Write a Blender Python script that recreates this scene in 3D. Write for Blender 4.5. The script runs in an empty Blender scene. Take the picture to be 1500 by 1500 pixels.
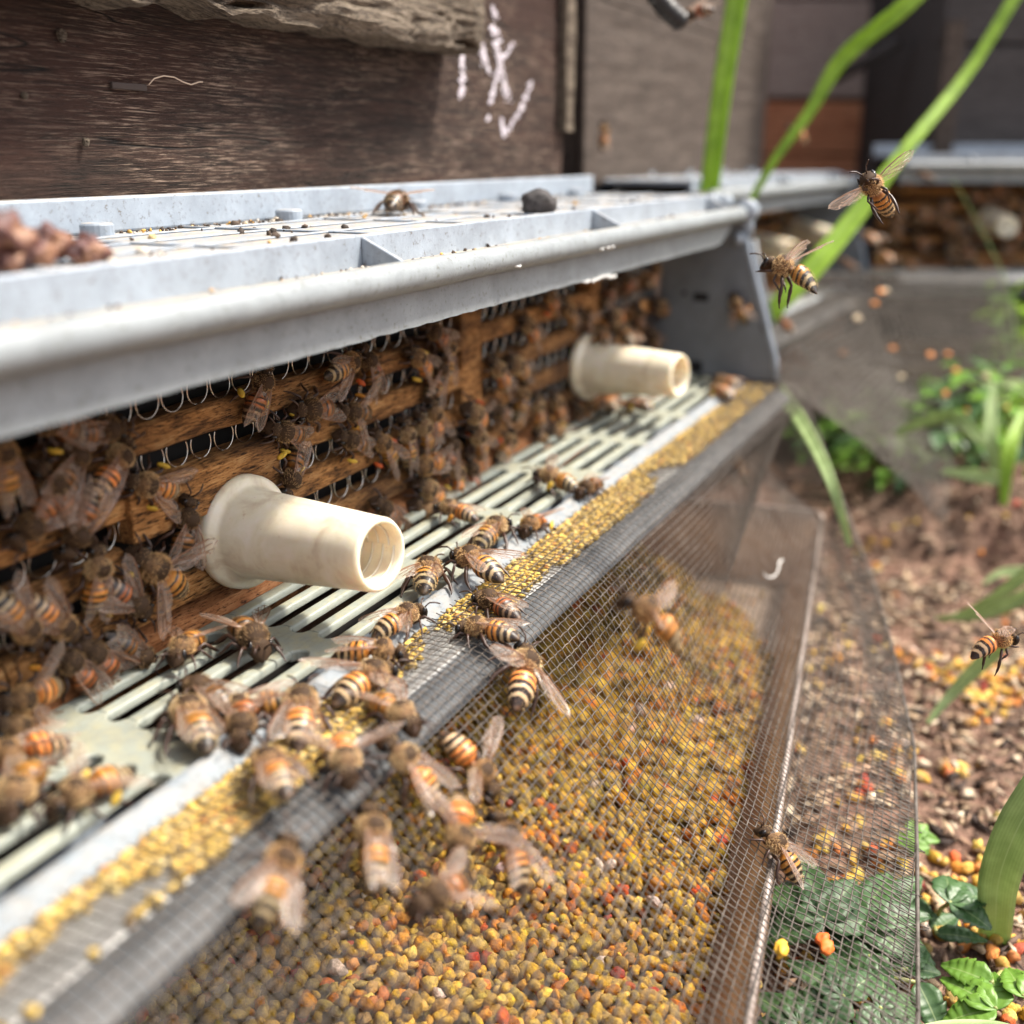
import bpy, math, random
import numpy as np
from mathutils import Vector, Matrix, noise as mnoise
# ------------------------------------------------------------------ camera, light, exposure (1 unit = 1 cm)
S = bpy.context.scene
S.unit_settings.system = 'METRIC'; S.unit_settings.scale_length = 0.01
RX = np.array([0.41998, 0.27751, -0.86388]); f = 1625.0
_vp = np.array([790.0, 522.0, -f]); _vp /= np.linalg.norm(_vp)
_up = np.array([0.0, f, 522.0]); _up /= np.linalg.norm(_up)
RM = np.array([_vp, np.cross(_up, _vp), _up])          # camera axes -> world
CAM = np.array([0.0, 0.0, 7.5])
cd = bpy.data.cameras.new('camera'); cam = bpy.data.objects.new('camera', cd)
S.collection.objects.link(cam); S.camera = cam
cam.matrix_world = Matrix([[*RM[0], CAM[0]], [*RM[1], CAM[1]], [*RM[2], CAM[2]], [0, 0, 0, 1]])
cd.sensor_width = 36; cd.lens = 39.0; cd.clip_start = 0.1; cd.clip_end = 4000
cd.dof.use_dof = True; cd.dof.focus_distance = 19.3; cd.dof.aperture_fstop = 0.122

w = bpy.data.worlds.new('World'); S.world = w; w.use_nodes = True
nt = w.node_tree; bg = nt.nodes['Background']
sky = nt.nodes.new('ShaderNodeTexSky'); sky.sky_type = 'NISHITA'; sky.sun_disc = False
SUN_EL, SUN_AZ = math.radians(58), math.radians(142)      # azimuth clockwise from +Y
sky.sun_elevation = SUN_EL; sky.sun_rotation = SUN_AZ; sky.dust_density = 4.0; sky.air_density = 1.0; sky.ozone_density = 1.0
hs = nt.nodes.new('ShaderNodeHueSaturation'); hs.inputs['Saturation'].default_value = 0.35
nt.links.new(sky.outputs[0], hs.inputs['Color']); nt.links.new(hs.outputs[0], bg.inputs[0])
bg.inputs[1].default_value = 0.115
sd = bpy.data.lights.new('sun', 'SUN'); sun = bpy.data.objects.new('sun', sd); S.collection.objects.link(sun)
sd.energy = 2.5; sd.angle = math.radians(7); sd.color = (1.0, 0.92, 0.80)
_d = Vector((math.sin(SUN_AZ) * math.cos(SUN_EL), math.cos(SUN_AZ) * math.cos(SUN_EL), math.sin(SUN_EL)))
sun.rotation_euler = _d.to_track_quat('Z', 'Y').to_euler()
S.view_settings.view_transform = 'Standard'; S.view_settings.look = 'None'
S.view_settings.gamma = 1.0; S.view_settings.use_curve_mapping = False
S.view_settings.exposure = 1.55
S.cycles.use_denoising = True; S.cycles.max_bounces = 8; S.cycles.transparent_max_bounces = 12
S.cycles.caustics_reflective = False; S.cycles.caustics_refractive = False

rnd = random.Random(7); rng = np.random.default_rng(7)
# ------------------------------------------------------------------ helpers
COL = S.collection
def ray(u, v): return RM @ np.array([u - 750.0, 750.0 - v, -f])
def at(u, v, **k):
    d = ray(u, v); n, c = list(k.items())[0]; a = 'xyz'.index(n)
    return CAM + (c - CAM[a]) / d[a] * d
def depth(u, v, dd): return CAM + ray(u, v) * (dd / f)
def proj(P):
    c = (np.atleast_2d(P) - CAM) @ RM
    return np.stack([750 + f * c[:, 0] / -c[:, 2], 750 - f * c[:, 1] / -c[:, 2], -c[:, 2]], 1)

def tag(o, label=None, cat=None, group=None, kind=None):
    if label: o['label'] = label
    if cat: o['category'] = cat
    if group: o['group'] = group
    if kind: o['kind'] = kind
    return o
def empty(name, loc, label, cat, group=None, mat=None):
    o = bpy.data.objects.new(name, None); COL.objects.link(o); o.empty_display_size = 0.3
    if mat is not None: o.matrix_world = mat
    else: o.location = loc
    return tag(o, label, cat, group)
def link(name, me, parent=None, off=None, mat=None):
    o = bpy.data.objects.new(name, me); COL.objects.link(o)
    if parent: o.parent = parent
    if off is not None: o.location = off
    if mat is not None: o.matrix_local = mat
    return o

class MB:
    def __init__(s): s.v = []; s.f = []; s.m = []; s.n = 0
    def add(s, V, F, mi=0):
        s.v.append(np.asarray(V, float)); k = s.n
        s.f.extend([tuple(i + k for i in q) for q in F]); s.m.extend([mi] * len(F)); s.n += len(V); return s
    def box(s, x0, x1, y0, y1, z0, z1, mi=0):
        V = [(x, y, z) for z in (z0, z1) for y in (y0, y1) for x in (x0, x1)]
        return s.add(V, [(0, 2, 3, 1), (4, 5, 7, 6), (0, 1, 5, 4), (2, 6, 7, 3), (0, 4, 6, 2), (1, 3, 7, 5)], mi)
    def rings(s, R, mi=0, cap=True):
        n = len(R[0]); F = []
        for i in range(len(R) - 1):
            for j in range(n):
                a = i * n + j; b = i * n + (j + 1) % n; F.append((a, b, b + n, a + n))
        if cap: F += [tuple(range(n))[::-1], tuple(range((len(R) - 1) * n, len(R) * n))]
        return s.add(np.concatenate(R), F, mi)
    def tube(s, P, r, n=6, mi=0, cap=True, flat=1.0):
        P = [Vector(p) for p in P]; r = r if hasattr(r, '__len__') else [r] * len(P)
        R = []; ref = None
        for i, p in enumerate(P):
            t = (P[min(i + 1, len(P) - 1)] - P[max(i - 1, 0)])
            t = t.normalized() if t.length > 1e-9 else Vector((1, 0, 0))
            if ref is None: ref = Vector((0, 0, 1)) if abs(t.z) < .9 else Vector((1, 0, 0))
            a = (ref - t * ref.dot(t)).normalized(); b = t.cross(a); ref = a
            R.append(np.array([p + (a * math.cos(q) + b * math.sin(q) * flat) * r[i] for q in [2 * math.pi * k / n for k in range(n)]]))
        return s.rings(R, mi, cap)
    def ell(s, c, r, n=10, m=7, mi=0, M=None):
        R = []
        for i in range(m + 1):
            ph = math.pi * (0.02 + 0.96 * i / m)
            ring = np.array([(math.sin(ph) * math.cos(t) * r[0], math.sin(ph) * math.sin(t) * r[1], math.cos(ph) * r[2]) for t in [2 * math.pi * k / n for k in range(n)]])
            if M is not None: ring = ring @ np.array(M.to_3x3()).T
            R.append(ring + np.array(c))
        return s.rings(R, mi)
    def prism(s, poly, lo, hi, ax, mi=0):
        n = len(poly); V = []
        for c in (lo, hi):
            for p in poly:
                q = list(p); q.insert(ax, c); V.append(q)
        F = [tuple(range(n)), tuple(range(n, 2 * n))[::-1]] + [(i, i + n, (i + 1) % n + n, (i + 1) % n) for i in range(n)]
        return s.add(V, F, mi)
    def grid(s, G, mi=0):
        a, b = G.shape[:2]; F = [(i * b + j, i * b + j + 1, (i + 1) * b + j + 1, (i + 1) * b + j) for i in range(a - 1) for j in range(b - 1)]
        return s.add(G.reshape(-1, 3), F, mi)
    def mesh(s, name, mats, smooth=False):
        me = bpy.data.meshes.new(name); V = np.concatenate(s.v)
        me.from_pydata(V.tolist(), [], s.f)
        for m in (mats if isinstance(mats, (list, tuple)) else [mats]): me.materials.append(m)
        me.polygons.foreach_set('material_index', s.m)
        if smooth: me.polygons.foreach_set('use_smooth', [True] * len(me.polygons))
        me.validate(); me.update(); return me
    def build(s, name, mats, parent=None, off=None, smooth=False, bevel=0, seg=2, fix=True):
        me = s.mesh(name, mats, smooth); o = link(name, me, parent, off)
        if fix:
            import bmesh
            b = bmesh.new(); b.from_mesh(me); bmesh.ops.recalc_face_normals(b, faces=b.faces); b.to_mesh(me); b.free()
        if bevel:
            md = o.modifiers.new('bevel', 'BEVEL'); md.width = bevel; md.segments = seg; md.limit_method = 'ANGLE'; md.angle_limit = math.radians(40)
            md.harden_normals = False
            me.polygons.foreach_set('use_smooth', [True] * len(me.polygons))
            try: me.set_sharp_from_angle(angle=math.radians(42))
            except Exception: pass
        return o
def fbm(x, y, z=0.0, o=4): return mnoise.fractal((x, y, z), 1.0, 2.0, o)

# ------------------------------------------------------------------ node materials
class N:
    def __init__(s, name):
        s.m = bpy.data.materials.new(name); s.m.use_nodes = True; s.t = s.m.node_tree
        s.p = s.t.nodes['Principled BSDF']; s.out = s.t.nodes['Material Output']
    def n(s, ty, **k):
        o = s.t.nodes.new('ShaderNode' + ty)
        for a, b in k.items(): setattr(o, a, b)
        return o
    def l(s, a, b): s.t.links.new(a, b)
    def set(s, **k):
        for a, b in k.items(): s.p.inputs[a.replace('_', ' ')].default_value = b
        return s
    def coord(s, scale=(1, 1, 1), which='Object', rot=(0, 0, 0)):
        c = s.n('TexCoord'); mp = s.n('Mapping'); mp.inputs['Scale'].default_value = scale; mp.inputs['Rotation'].default_value = rot
        s.l(c.outputs[which], mp.inputs[0]); return mp.outputs[0]
    def noise(s, vec, sc, det=5, rough=.6, dist=0):
        o = s.n('TexNoise'); s.l(vec, o.inputs['Vector']); o.inputs['Scale'].default_value = sc
        o.inputs['Detail'].default_value = det; o.inputs['Roughness'].default_value = rough; o.inputs['Distortion'].default_value = dist
        return o.outputs[0]
    def ramp(s, fac, stops, interp='LINEAR'):
        r = s.n('ValToRGB'); e = r.color_ramp.elements; r.color_ramp.interpolation = interp
        for i, (p, c) in enumerate(stops):
            q = e[i] if i < 2 else e.new(p)
            q.position = p; q.color = (*c, 1) if len(c) == 3 else c
        s.l(fac, r.inputs[0]); return r.outputs[0]
    def mix(s, fac, a, b, mode='MIX'):
        m = s.n('Mix', data_type='RGBA', blend_type=mode)
        for x, k in ((fac, 0), (a, 6), (b, 7)):
            if isinstance(x, (int, float)): m.inputs[k].default_value = x
            elif isinstance(x, tuple): m.inputs[k].default_value = (*x, 1)
            else: s.l(x, m.inputs[k])
        return m.outputs[2]
    def math(s, op, a, b=0.0, clamp=False):
        m = s.n('Math', operation=op); m.use_clamp = clamp
        for x, k in ((a, 0), (b, 1)):
            if isinstance(x, (int, float)): m.inputs[k].default_value = x
            else: s.l(x, m.inputs[k])
        return m.outputs[0]
    def bump(s, h, st=.5, d=.05):
        b = s.n('Bump'); b.inputs['Strength'].default_value = st; b.inputs['Distance'].default_value = d
        s.l(h, b.inputs['Height']); s.l(b.outputs[0], s.p.inputs['Normal']); return b
    def col(s, c):
        if isinstance(c, tuple): s.p.inputs['Base Color'].default_value = (*c, 1)
        else: s.l(c, s.p.inputs['Base Color'])
        return s
    def sep(s, vec):
        o = s.n('SeparateXYZ'); s.l(vec, o.inputs[0]); return o.outputs

def m_plastic(name, base, dust=(.46, .36, .24), dirt=(.12, .11, .10), dustamt=.5, rough=.5):
    a = N(name); c = a.coord()
    big = a.noise(c, 1.1, 6, .7); fine = a.noise(c, 9, 7, .8); mid = a.noise(c, 4, 5, .65)
    col = a.mix(a.ramp(big, [(.35, (0, 0, 0)), (.7, (1, 1, 1))]), base, tuple(x * .72 for x in base))
    st = a.coord((.7, 5, .35)); streak = a.noise(st, 3, 4, .6)
    col = a.mix(a.math('MULTIPLY', a.ramp(streak, [(.5, (0, 0, 0)), (.75, (1, 1, 1))]), .5), col, tuple(x * .55 for x in base))
    col = a.mix(a.ramp(fine, [(.55, (0, 0, 0)), (.66, (1, 1, 1))]), col, dirt)
    g = a.n('NewGeometry'); nz = a.sep(g.outputs['Normal'])[2]
    up = a.math('MULTIPLY', a.ramp(nz, [(.75, (0, 0, 0)), (.98, (1, 1, 1))]), a.ramp(mid, [(.42, (0, 0, 0)), (.62, (1, 1, 1))]))
    col = a.mix(a.math('MULTIPLY', up, dustamt), col, dust)
    a.col(col); a.set(Roughness=rough); a.bump(a.math('ADD', fine, mid), .35, .02); return a.m
def m_wood(name, stops, sc=(.35, 3, 3), warp=.4, rough=.8, bs=.8, bd=.05, spots=None, scratch=0):
    a = N(name); c = a.coord(sc); g1 = a.noise(c, 1.6, 8, .68, warp); g2 = a.noise(a.coord((sc[0] * 2.5, sc[1] * 4, sc[2] * 4)), 2.2, 6, .7, .2)
    big = a.noise(a.coord((.12, .4, .4)), 1.5, 4, .6)
    h = a.math('ADD', a.math('MULTIPLY', g1, .55), a.math('MULTIPLY', g2, .45))
    col = a.ramp(h, stops)
    if spots: col = a.mix(a.math('MULTIPLY', a.ramp(big, [(.42, (0, 0, 0)), (.62, (1, 1, 1))]), .75), col, spots, 'MIX') if len(spots) == 3 else col
    fl = a.noise(a.coord((1, 1, 1)), 12, 3, .6)
    col = a.mix(a.ramp(g2, [(.36, (1, 1, 1)), (.46, (0, 0, 0))]), col, tuple(x * .5 for x in stops[0][1]))
    if scratch:
        s1 = a.noise(a.coord((.9, 30, 30)), 1.3, 4, .75, .3); s2 = a.noise(a.coord((.25, .5, .5)), .8, 3, .6)
        fac = a.math('MULTIPLY', a.ramp(s1, [(.53, (0, 0, 0)), (.64, (1, 1, 1))]), a.ramp(s2, [(.38, (.06, .06, .06)), (.58, (1, 1, 1))])); col = a.mix(a.math('MULTIPLY', fac, scratch), col, (.52, .38, .29))
        ck = a.noise(a.coord((.07, 1.7, 1.7)), 1.0, 2, .5, .35); line = a.ramp(a.math('ABSOLUTE', a.math('SUBTRACT', ck, .5)), [(.0, (1, 1, 1)), (.006, (0, 0, 0))]); col = a.mix(line, col, (.003, .002, .002)); h = a.math('SUBTRACT', a.math('ADD', h, a.math('MULTIPLY', s1, .5)), line)
    a.set(Specular_IOR_Level=.25); a.col(col); a.set(Roughness=rough); a.bump(a.math('ADD', h, a.math('MULTIPLY', fl, .25)), bs, bd); return a.m

PL = m_plastic('grey_blue_plastic', (.32, .37, .435), dustamt=.85)
PLF = m_plastic('weathered_grey_plastic', (.25, .275, .288), dirt=(.10, .10, .08), dustamt=.35)
PL2 = m_plastic('rail_plastic', (.23, .26, .285), dustamt=.3)
PLT = m_plastic('dusty_plastic', (.46, .40, .33), dustamt=.6)
PLG = m_plastic('pale_grate_plastic', (.32, .345, .30), dust=(.5, .42, .2), dirt=(.25, .24, .18), dustamt=.3, rough=.42)
PLD = m_plastic('side_plastic', (.15, .168, .19), dustamt=.2)
W_HIVE = m_wood('dark_hive_wood', [(.33, (.004, .003, .002)), (.46, (.020, .012, .009)), (.56, (.055, .030, .022)), (.70, (.15, .10, .075))], sc=(.4, 7, 7), spots=(.050, .020, .013), bs=1.0, bd=.1, scratch=.65)
W_HIVE2 = m_wood('grey_brown_hive_wood', [(.3, (.03, .023, .02)), (.5, (.075, .058, .048)), (.7, (.125, .10, .083))], sc=(.3, 2, 2), bs=.3)
W_HIVE3 = m_wood('dark_grey_hive_wood', [(.3, (.03, .028, .028)), (.5, (.06, .055, .055)), (.7, (.10, .09, .09))], sc=(.2, 2, 2), bs=.3)
W_PINK = m_wood('pinkish_board_wood', [(.3, (.27, .20, .175)), (.5, (.42, .33, .295)), (.7, (.54, .45, .41))], sc=(.2, 1.5, 1.5), bs=.3)
W_RED = m_wood('orange_board_wood', [(.3, (.30, .10, .05)), (.5, (.62, .25, .13)), (.7, (.7, .38, .22))], sc=(.2, 2, 2), bs=.3)
W_OLD = m_wood('eroded_grey_wood', [(.36, (.012, .008, .006)), (.44, (.075, .055, .04)), (.54, (.19, .15, .11)), (.68, (.34, .28, .215))], sc=(.6, 5, 5), bs=1.0, bd=.14)
W_BAR = m_wood('propolis_stained_slat_wood', [(.34, (.02, .010, .006)), (.44, (.16, .07, .022)), (.53, (.48, .22, .07)), (.66, (.72, .44, .19))], sc=(.8, 4, 4), bs=1.0, bd=.08, spots=(.05, .024, .012))
W_BARE = m_wood('orange_base_wood', [(.3, (.10, .035, .015)), (.5, (.40, .16, .06)), (.7, (.58, .30, .14))], sc=(.9, 3, 3), bs=1.0)
M_SHADE = N('interior_shade_black').col((.006, .004, .003)).set(Roughness=.9).m  # near-black colour stands in for shade in the hidden interior

a = N('wire_steel'); a.col(a.ramp(a.noise(a.coord(), 3, 3), [(.35, (.06, .05, .042)), (.7, (.17, .145, .125))])).set(Metallic=.2, Roughness=.5, Specular_IOR_Level=.3); M_WIRE = a.m
a = N('bright_ring_wire'); a.col((.55, .52, .48)).set(Metallic=1.0, Roughness=.22); M_RING = a.m
a = N('galvanised_metal'); c = a.coord((.4, 2, 2)); h = a.noise(c, 2.5, 6, .7)
a.col(a.ramp(h, [(.3, (.16, .155, .15)), (.55, (.36, .355, .34)), (.75, (.55, .54, .50))])).set(Metallic=.5, Roughness=.5); a.bump(h, .3, .02); M_METAL = a.m
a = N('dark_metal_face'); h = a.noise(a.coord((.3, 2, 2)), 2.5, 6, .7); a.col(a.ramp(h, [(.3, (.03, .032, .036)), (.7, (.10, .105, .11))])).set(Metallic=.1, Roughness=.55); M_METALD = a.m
a = N('ivory_plastic'); c = a.coord(); h = a.noise(c, 1.6, 5, .6, .6)
col = a.ramp(h, [(.32, (.62, .50, .36)), (.5, (.80, .72, .55)), (.68, (.88, .80, .68))])
col = a.mix(a.ramp(a.noise(c, 5, 6, .75), [(.64, (0, 0, 0)), (.74, (1, 1, 1))]), col, (.55, .38, .22))
a.col(col).set(Roughness=.38, Subsurface_Weight=.35, Subsurface_Scale=.25); a.p.inputs['Subsurface Radius'].default_value = (1, .7, .4); a.bump(a.noise(c, 3, 5), .25, .02); M_IVORY = a.m
a = N('brown_tray_plastic'); c = a.coord(); h = a.noise(c, .5, 6, .65)
a.col(a.mix(a.ramp(a.noise(c, 7, 5, .7), [(.6, (0, 0, 0)), (.75, (1, 1, 1))]), a.ramp(h, [(.35, (.42, .31, .23)), (.65, (.56, .44, .35))]), (.50, .36, .16))).set(Roughness=.42); a.bump(h, .2, .02); tr = a.n('BsdfTranslucent'); tr.inputs[0].default_value = (.62, .44, .32, 1); mx = a.n('MixShader'); mx.inputs[0].default_value = .45; a.l(a.p.outputs[0], mx.inputs[1]); a.l(tr.outputs[0], mx.inputs[2]); a.l(mx.outputs[0], a.out.inputs[0]); M_TRAY = a.m
a = N('pale_tray_rim'); a.col(a.ramp(a.noise(a.coord(), 2, 5), [(.35, (.24, .18, .15)), (.65, (.38, .31, .27))])).set(Roughness=.4); M_RIM = a.m
a = N('tan_tray_plastic'); a.col(a.ramp(a.noise(a.coord(), .6, 5), [(.35, (.10, .05, .022)), (.65, (.20, .11, .05))])).set(Roughness=.5); M_TRAY2 = a.m
def m_attr(name, rough=.6, sss=.0, bs=.5, nsc=9):
    a = N(name); at_ = a.n('Attribute', attribute_name='tint'); h = a.noise(a.coord(), nsc, 5, .65)
    col = a.mix(1.0, at_.outputs['Color'], a.ramp(h, [(.34, (.50, .44, .36)), (.58, (1.10, 1.05, 1.0))]), 'MULTIPLY')
    a.set(Specular_IOR_Level=.3); a.col(col).set(Roughness=rough, Subsurface_Weight=sss, Subsurface_Scale=.08); a.bump(a.math('ADD', h, a.math('MULTIPLY', a.noise(a.coord(), nsc * 2.6, 3, .6), .5)), bs, .05); return a.m
M_POL = m_attr('pollen', .75, bs=.9)
M_LEAF = None
def m_leaf(name, c1, c2, vein=None, trans=.35, stripe=True):
    a = N(name); c = a.coord(which='UV'); s_ = a.sep(c)
    h = a.noise(a.coord((1, 1, 1)), 1.6, 5, .6)
    col = a.ramp(h, [(.35, c1), (.65, c2)])
    if stripe:
        wv = a.n('TexWave'); wv.bands_direction = 'X'; a.l(c, wv.inputs[0]); wv.inputs['Scale'].default_value = 5; wv.inputs['Distortion'].default_value = .4
        col = a.mix(a.math('MULTIPLY', wv.outputs[1], .14), col, tuple(min(1, x * 1.6 + .02) for x in c2))
    if vein:
        col = a.mix(a.ramp(a.math('ABSOLUTE', a.math('SUBTRACT', s_[0], .5)), [(.0, (1, 1, 1)), (.035, (0, 0, 0))]), col, vein)
    a.col(col).set(Roughness=.42); a.bump(a.noise(c, 18, 3), .25, .01)
    tr = a.n('BsdfTranslucent'); a.l(col, tr.inputs[0]); mx = a.n('MixShader'); mx.inputs[0].default_value = trans
    a.l(a.p.outputs[0], mx.inputs[1]); a.l(tr.outputs[0], mx.inputs[2]); a.l(mx.outputs[0], a.out.inputs[0]); return a.m
M_GRASS = m_leaf('fresh_grass', (.22, .38, .025), (.38, .58, .06), (.46, .64, .14), .45)
M_GRASS2 = m_leaf('pale_grass', (.30, .41, .16), (.44, .56, .25), (.50, .60, .32), .35)
M_HERB = m_leaf('herb_leaf', (.035, .085, .03), (.085, .17, .055), (.24, .32, .14), .3, False)
M_HERBL = m_leaf('young_herb_leaf', (.12, .26, .03), (.22, .40, .06), (.32, .46, .14), .35, False)
M_STEM = N('green_stem').col((.28, .30, .09)).set(Roughness=.5).m
a = N('soil'); c = a.coord(); h = a.noise(c, .35, 8, .7); h2 = a.noise(c, 3, 8, .75)
col = a.ramp(h2, [(.3, (.05, .030, .02)), (.5, (.20, .125, .085)), (.64, (.36, .24, .17)), (.8, (.52, .40, .30))])
col = a.mix(a.math('MULTIPLY', a.ramp(h, [(.4, (0, 0, 0)), (.6, (1, 1, 1))]), .6), col, a.ramp(h2, [(.3, (.09, .04, .027)), (.55, (.36, .175, .115)), (.8, (.52, .31, .22))]))
a.col(col).set(Roughness=.9); a.bump(h2, 1.0, .25); M_SOIL = a.m
M_LITTER = m_attr('dry_litter', .8)
a = N('chalk'); h = a.noise(a.coord(), 12, 4, .7); a.col(a.ramp(h, [(.3, (.62, .55, .62)), (.6, (.85, .80, .86))])).set(Roughness=.95); M_CHALK = a.m
a = N('propolis'); h = a.noise(a.coord(), 2.2, 6, .7); a.col(a.ramp(h, [(.38, (.02, .008, .008)), (.50, (.10, .034, .03)), (.62, (.26, .13, .07))])).set(Roughness=.5); a.bump(h, .8, .08); M_PROP = a.m
M_BLACK = N('black_rubber').col((.015, .014, .014)).set(Roughness=.45).m
M_HOLE = N('dark_opening').col((.004, .004, .005)).set(Roughness=.9).m
# ------------------------------------------------------------------ ground
def lin(segs):
    o = []
    for a_, b_, n_ in segs: o += list(np.linspace(a_, b_, n_, endpoint=False))
    return np.array(o + [segs[-1][1]])
def ground_z(x, y):
    z = -7.9 + .30 * fbm(x * .16, y * .16, 1.7) + .22 * fbm(x * .7, y * .7, 5.1)
    m = (.5 + .5 * math.tanh((x - 44.5) * .8)) * math.exp(-(max(0, x - 46) / 6) ** 2 - ((y - .2) / 5.5) ** 2); z += m * (2.3 + 1.5 * fbm(x * .4, y * .45, 9.2) + .8 * fbm(x * 1.1, y * 1.1, 3.3))
    m2 = math.exp(-((x - 64) / 8) ** 2 - ((y + 1) / 9) ** 2); z += m2 * 1.0
    return z
gx = lin([(-400, -40, 12), (-40, 4, 30), (4, 30, 130), (30, 75, 130), (75, 140, 40), (140, 900, 20)])
gy = lin([(-500, -60, 12), (-60, -14, 30), (-14, 9, 110), (9, 60, 40), (60, 600, 14)])
G = np.array([[(x, y, ground_z(x, y)) for y in gy] for x in gx])
g = MB().grid(G).build('ground', M_SOIL, smooth=True, fix=False); tag(g, kind='structure')

# ------------------------------------------------------------------ bee trap in front of a hive
H_BARS = (0.94, 1.84, 2.74, 3.64, 4.54)
def trap(M, x0, x1, label, near=True):
    root = empty('pollen_trap', (0, 0, 0), label, 'pollen trap', mat=M @ Matrix.Translation((x1 - 5, 9, -.6)))
    L = Vector((-(x1 - 5), -9, .6))
    def P(mb, name, mat, **k): return mb.build(name, mat, root, L, **k)
    # shelf: floor, back upstand, inner upstand, low grid ribs, pegs
    m = MB()
    m.box(x0, x1 - .2, 9.95, 14.45, 6.08, 6.25); P(m, 'shelf_floor', PL, bevel=.03)
    m = MB(); m.box(x0, x1 - .5, 14.25, 14.45, 6.252, 6.85); P(m, 'back_upstand', PL, bevel=.05)
    m = MB(); m.box(x0, x1 - .1, 9.80, 9.948, 5.6, 6.30); P(m, 'inner_upstand', PL, bevel=.03)
    m = MB(); m.box(x0, x1 - .1, 9.0, 9.798, 5.62, 5.80); P(m, 'gutter', PLT)
    for xr in (5.2, 15.5, 25.8, 36.0):
        if x0 < xr < x1: m = MB(); m.prism([(9.797, 5.802), (9.797, 6.27), (9.08, 5.93), (9.08, 5.802)], xr - .05, xr + .05, 0); P(m, 'cross_rib', PL, bevel=.02)
    m = MB()
    for yr in (11.0, 12.2, 13.4): m.box(x0, x1 - .4, yr - .05, yr + .05, 6.252, 6.285)
    xr = x0 + 1.2
    while xr < x1 - .5: m.box(xr - .05, xr + .05, 9.96, 14.2, 6.254, 6.290); xr += 3.4
    P(m, 'floor_ribbing', PL, bevel=.015, seg=1)
    for i in range(int((x1 - x0) / 5.2) + 1):
        xp = 13.9 + 5.2 * (i - 2)
        if x0 + .3 < xp < x1 - 1:
            m = MB(); m.rings([np.array([(xp + r * math.cos(t), 13.8 + r * math.sin(t), z) for t in np.linspace(0, 2 * math.pi, 20, endpoint=False)]) for r, z in ((.27, 6.25), (.27, 6.44), (.24, 6.47))]); P(m, 'peg', PL, smooth=False)
    # rolled front rim (profile swept along x) and fascia
    prof = [(9.3, 5.42), (9.08, 5.40), (8.92, 5.47), (8.84, 5.58), (8.83, 5.70), (8.88, 5.82), (8.98, 5.90), (9.1, 5.91), (9.2, 5.86), (9.26, 5.76), (9.3, 5.66)]
    xs = np.arange(x0, x1 - .2, .5); m = MB()
    m.rings([np.array([(x, y + .012 * fbm(x * .6, y * 3, 2), z + .015 * fbm(x * .5, z * 3, 4)) for y, z in prof]) for x in xs]); P(m, 'rolled_rim', PLF, smooth=True)
    m = MB(); R = []
    for x in np.arange(x0, x1 - .9, .22 if near else 1.2):
        zb = 4.80 + .02 * fbm(x * 2.5, 3.3) + (.09 * max(0, (x - (x1 - 2.6)) / 1.6) ** 1.5 * 6 if x > x1 - 2.6 else 0)
        R.append(np.array([(x, 9.22, 5.43), (x, 9.20, zb), (x, 9.30, zb), (x, 9.34, 5.43)]))
    m.rings(R); P(m, 'fascia', PLF)
    if near:
        m = MB()                                     # ragged moulding flash along the lower lip and the roll
        for x, z, r in ((24.2, 4.79, .06), (24.5, 4.80, .05), (25.1, 4.81, .06), (25.35, 4.78, .09), (25.6, 4.76, .07), (24.8, 4.82, .05), (23.8, 4.80, .04)):
            m.tube([(x - .16, 9.2, z + rnd.uniform(0, .04)), (x, 9.16, z - r * .6), (x + .12, 9.15, z - r * .2), (x + .2, 9.2, z + .02)], [.01, .035, .03, .01], 5)
        for x in (19.5, 24.0, 24.4, 24.7): m.tube([(x - .2, 8.93, 5.52), (x, 8.86, 5.50), (x + .2, 8.93, 5.53)], [.01, .03, .01], 5)
        P(m, 'plastic_burr', N('pale_burr').col((.6, .6, .58)).set(Roughness=.5).m)
    # side panel at the far end, with slots, edge flange and hinge
    X = x1; m = MB()
    poly = [(12.6, .12), (7.72, .12), (7.62, .5), (8.1, 2.2), (8.86, 4.5), (9.05, 5.38), (9.4, 5.6), (12.6, 5.6)]
    m.prism(poly, X - .12, X + .06, 0); pan = P(m, 'side_panel', PLD, bevel=.03)
    for yy, zz, wy, wz in ((10.35, 2.85, .26, .13), (10.95, 2.95, .07, .07), (10.55, .42, .36, .2)):
        m = MB(); m.box(X - .135, X - .12, yy - wy, yy + wy, zz - wz, zz + wz); m.build('panel_slot', M_HOLE, pan)
    m = MB(); m.tube([(X - .05, 7.6, .15), (X - .05, 7.68, .9), (X - .05, 8.12, 2.3), (X - .05, 8.84, 4.5), (X - .05, 8.95, 5.1)], .11, 8); P(m, 'edge_flange', PL, smooth=True)
    m = MB(); m.tube([(X + .25, 7.95, 1.9), (X + .25, 8.35, 3.2), (X + .25, 8.75, 4.8)], .13, 6); m.ell((X, 8.1, 1.95), (.2, .2, .2)); P(m, 'clip_bar', PLD, smooth=True)
    m = MB(); m.tube([(X - .3, 9.0, 5.75), (X + .35, 9.0, 5.75)], .38, 14); m.tube([(X - .25, 9.75, 6.0), (X + .3, 9.75, 6.0)], .26, 12)
    m.box(X - .1, X + .2, 8.75, 9.25, 4.9, 5.7); m.ell((X - .35, 9.1, 4.85), (.15, .15, .2)); P(m, 'hinge', PL, smooth=True)
    # grate: bridges with rounded slot ends, bars, raised outer rail
    ys = [11.42, 10.88, 10.32, 9.76, 9.20]; hw = .15; ylo, yhi = 8.96, 11.85
    br = [x0 + .2] + [x for x in (2.4, 6.1, 9.8, 13.5, 17.2, 20.9, 24.6, 28.3, 32.0, 35.7) if x0 + 1.5 < x < x1 - 1] + [x1 - .4]
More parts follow.
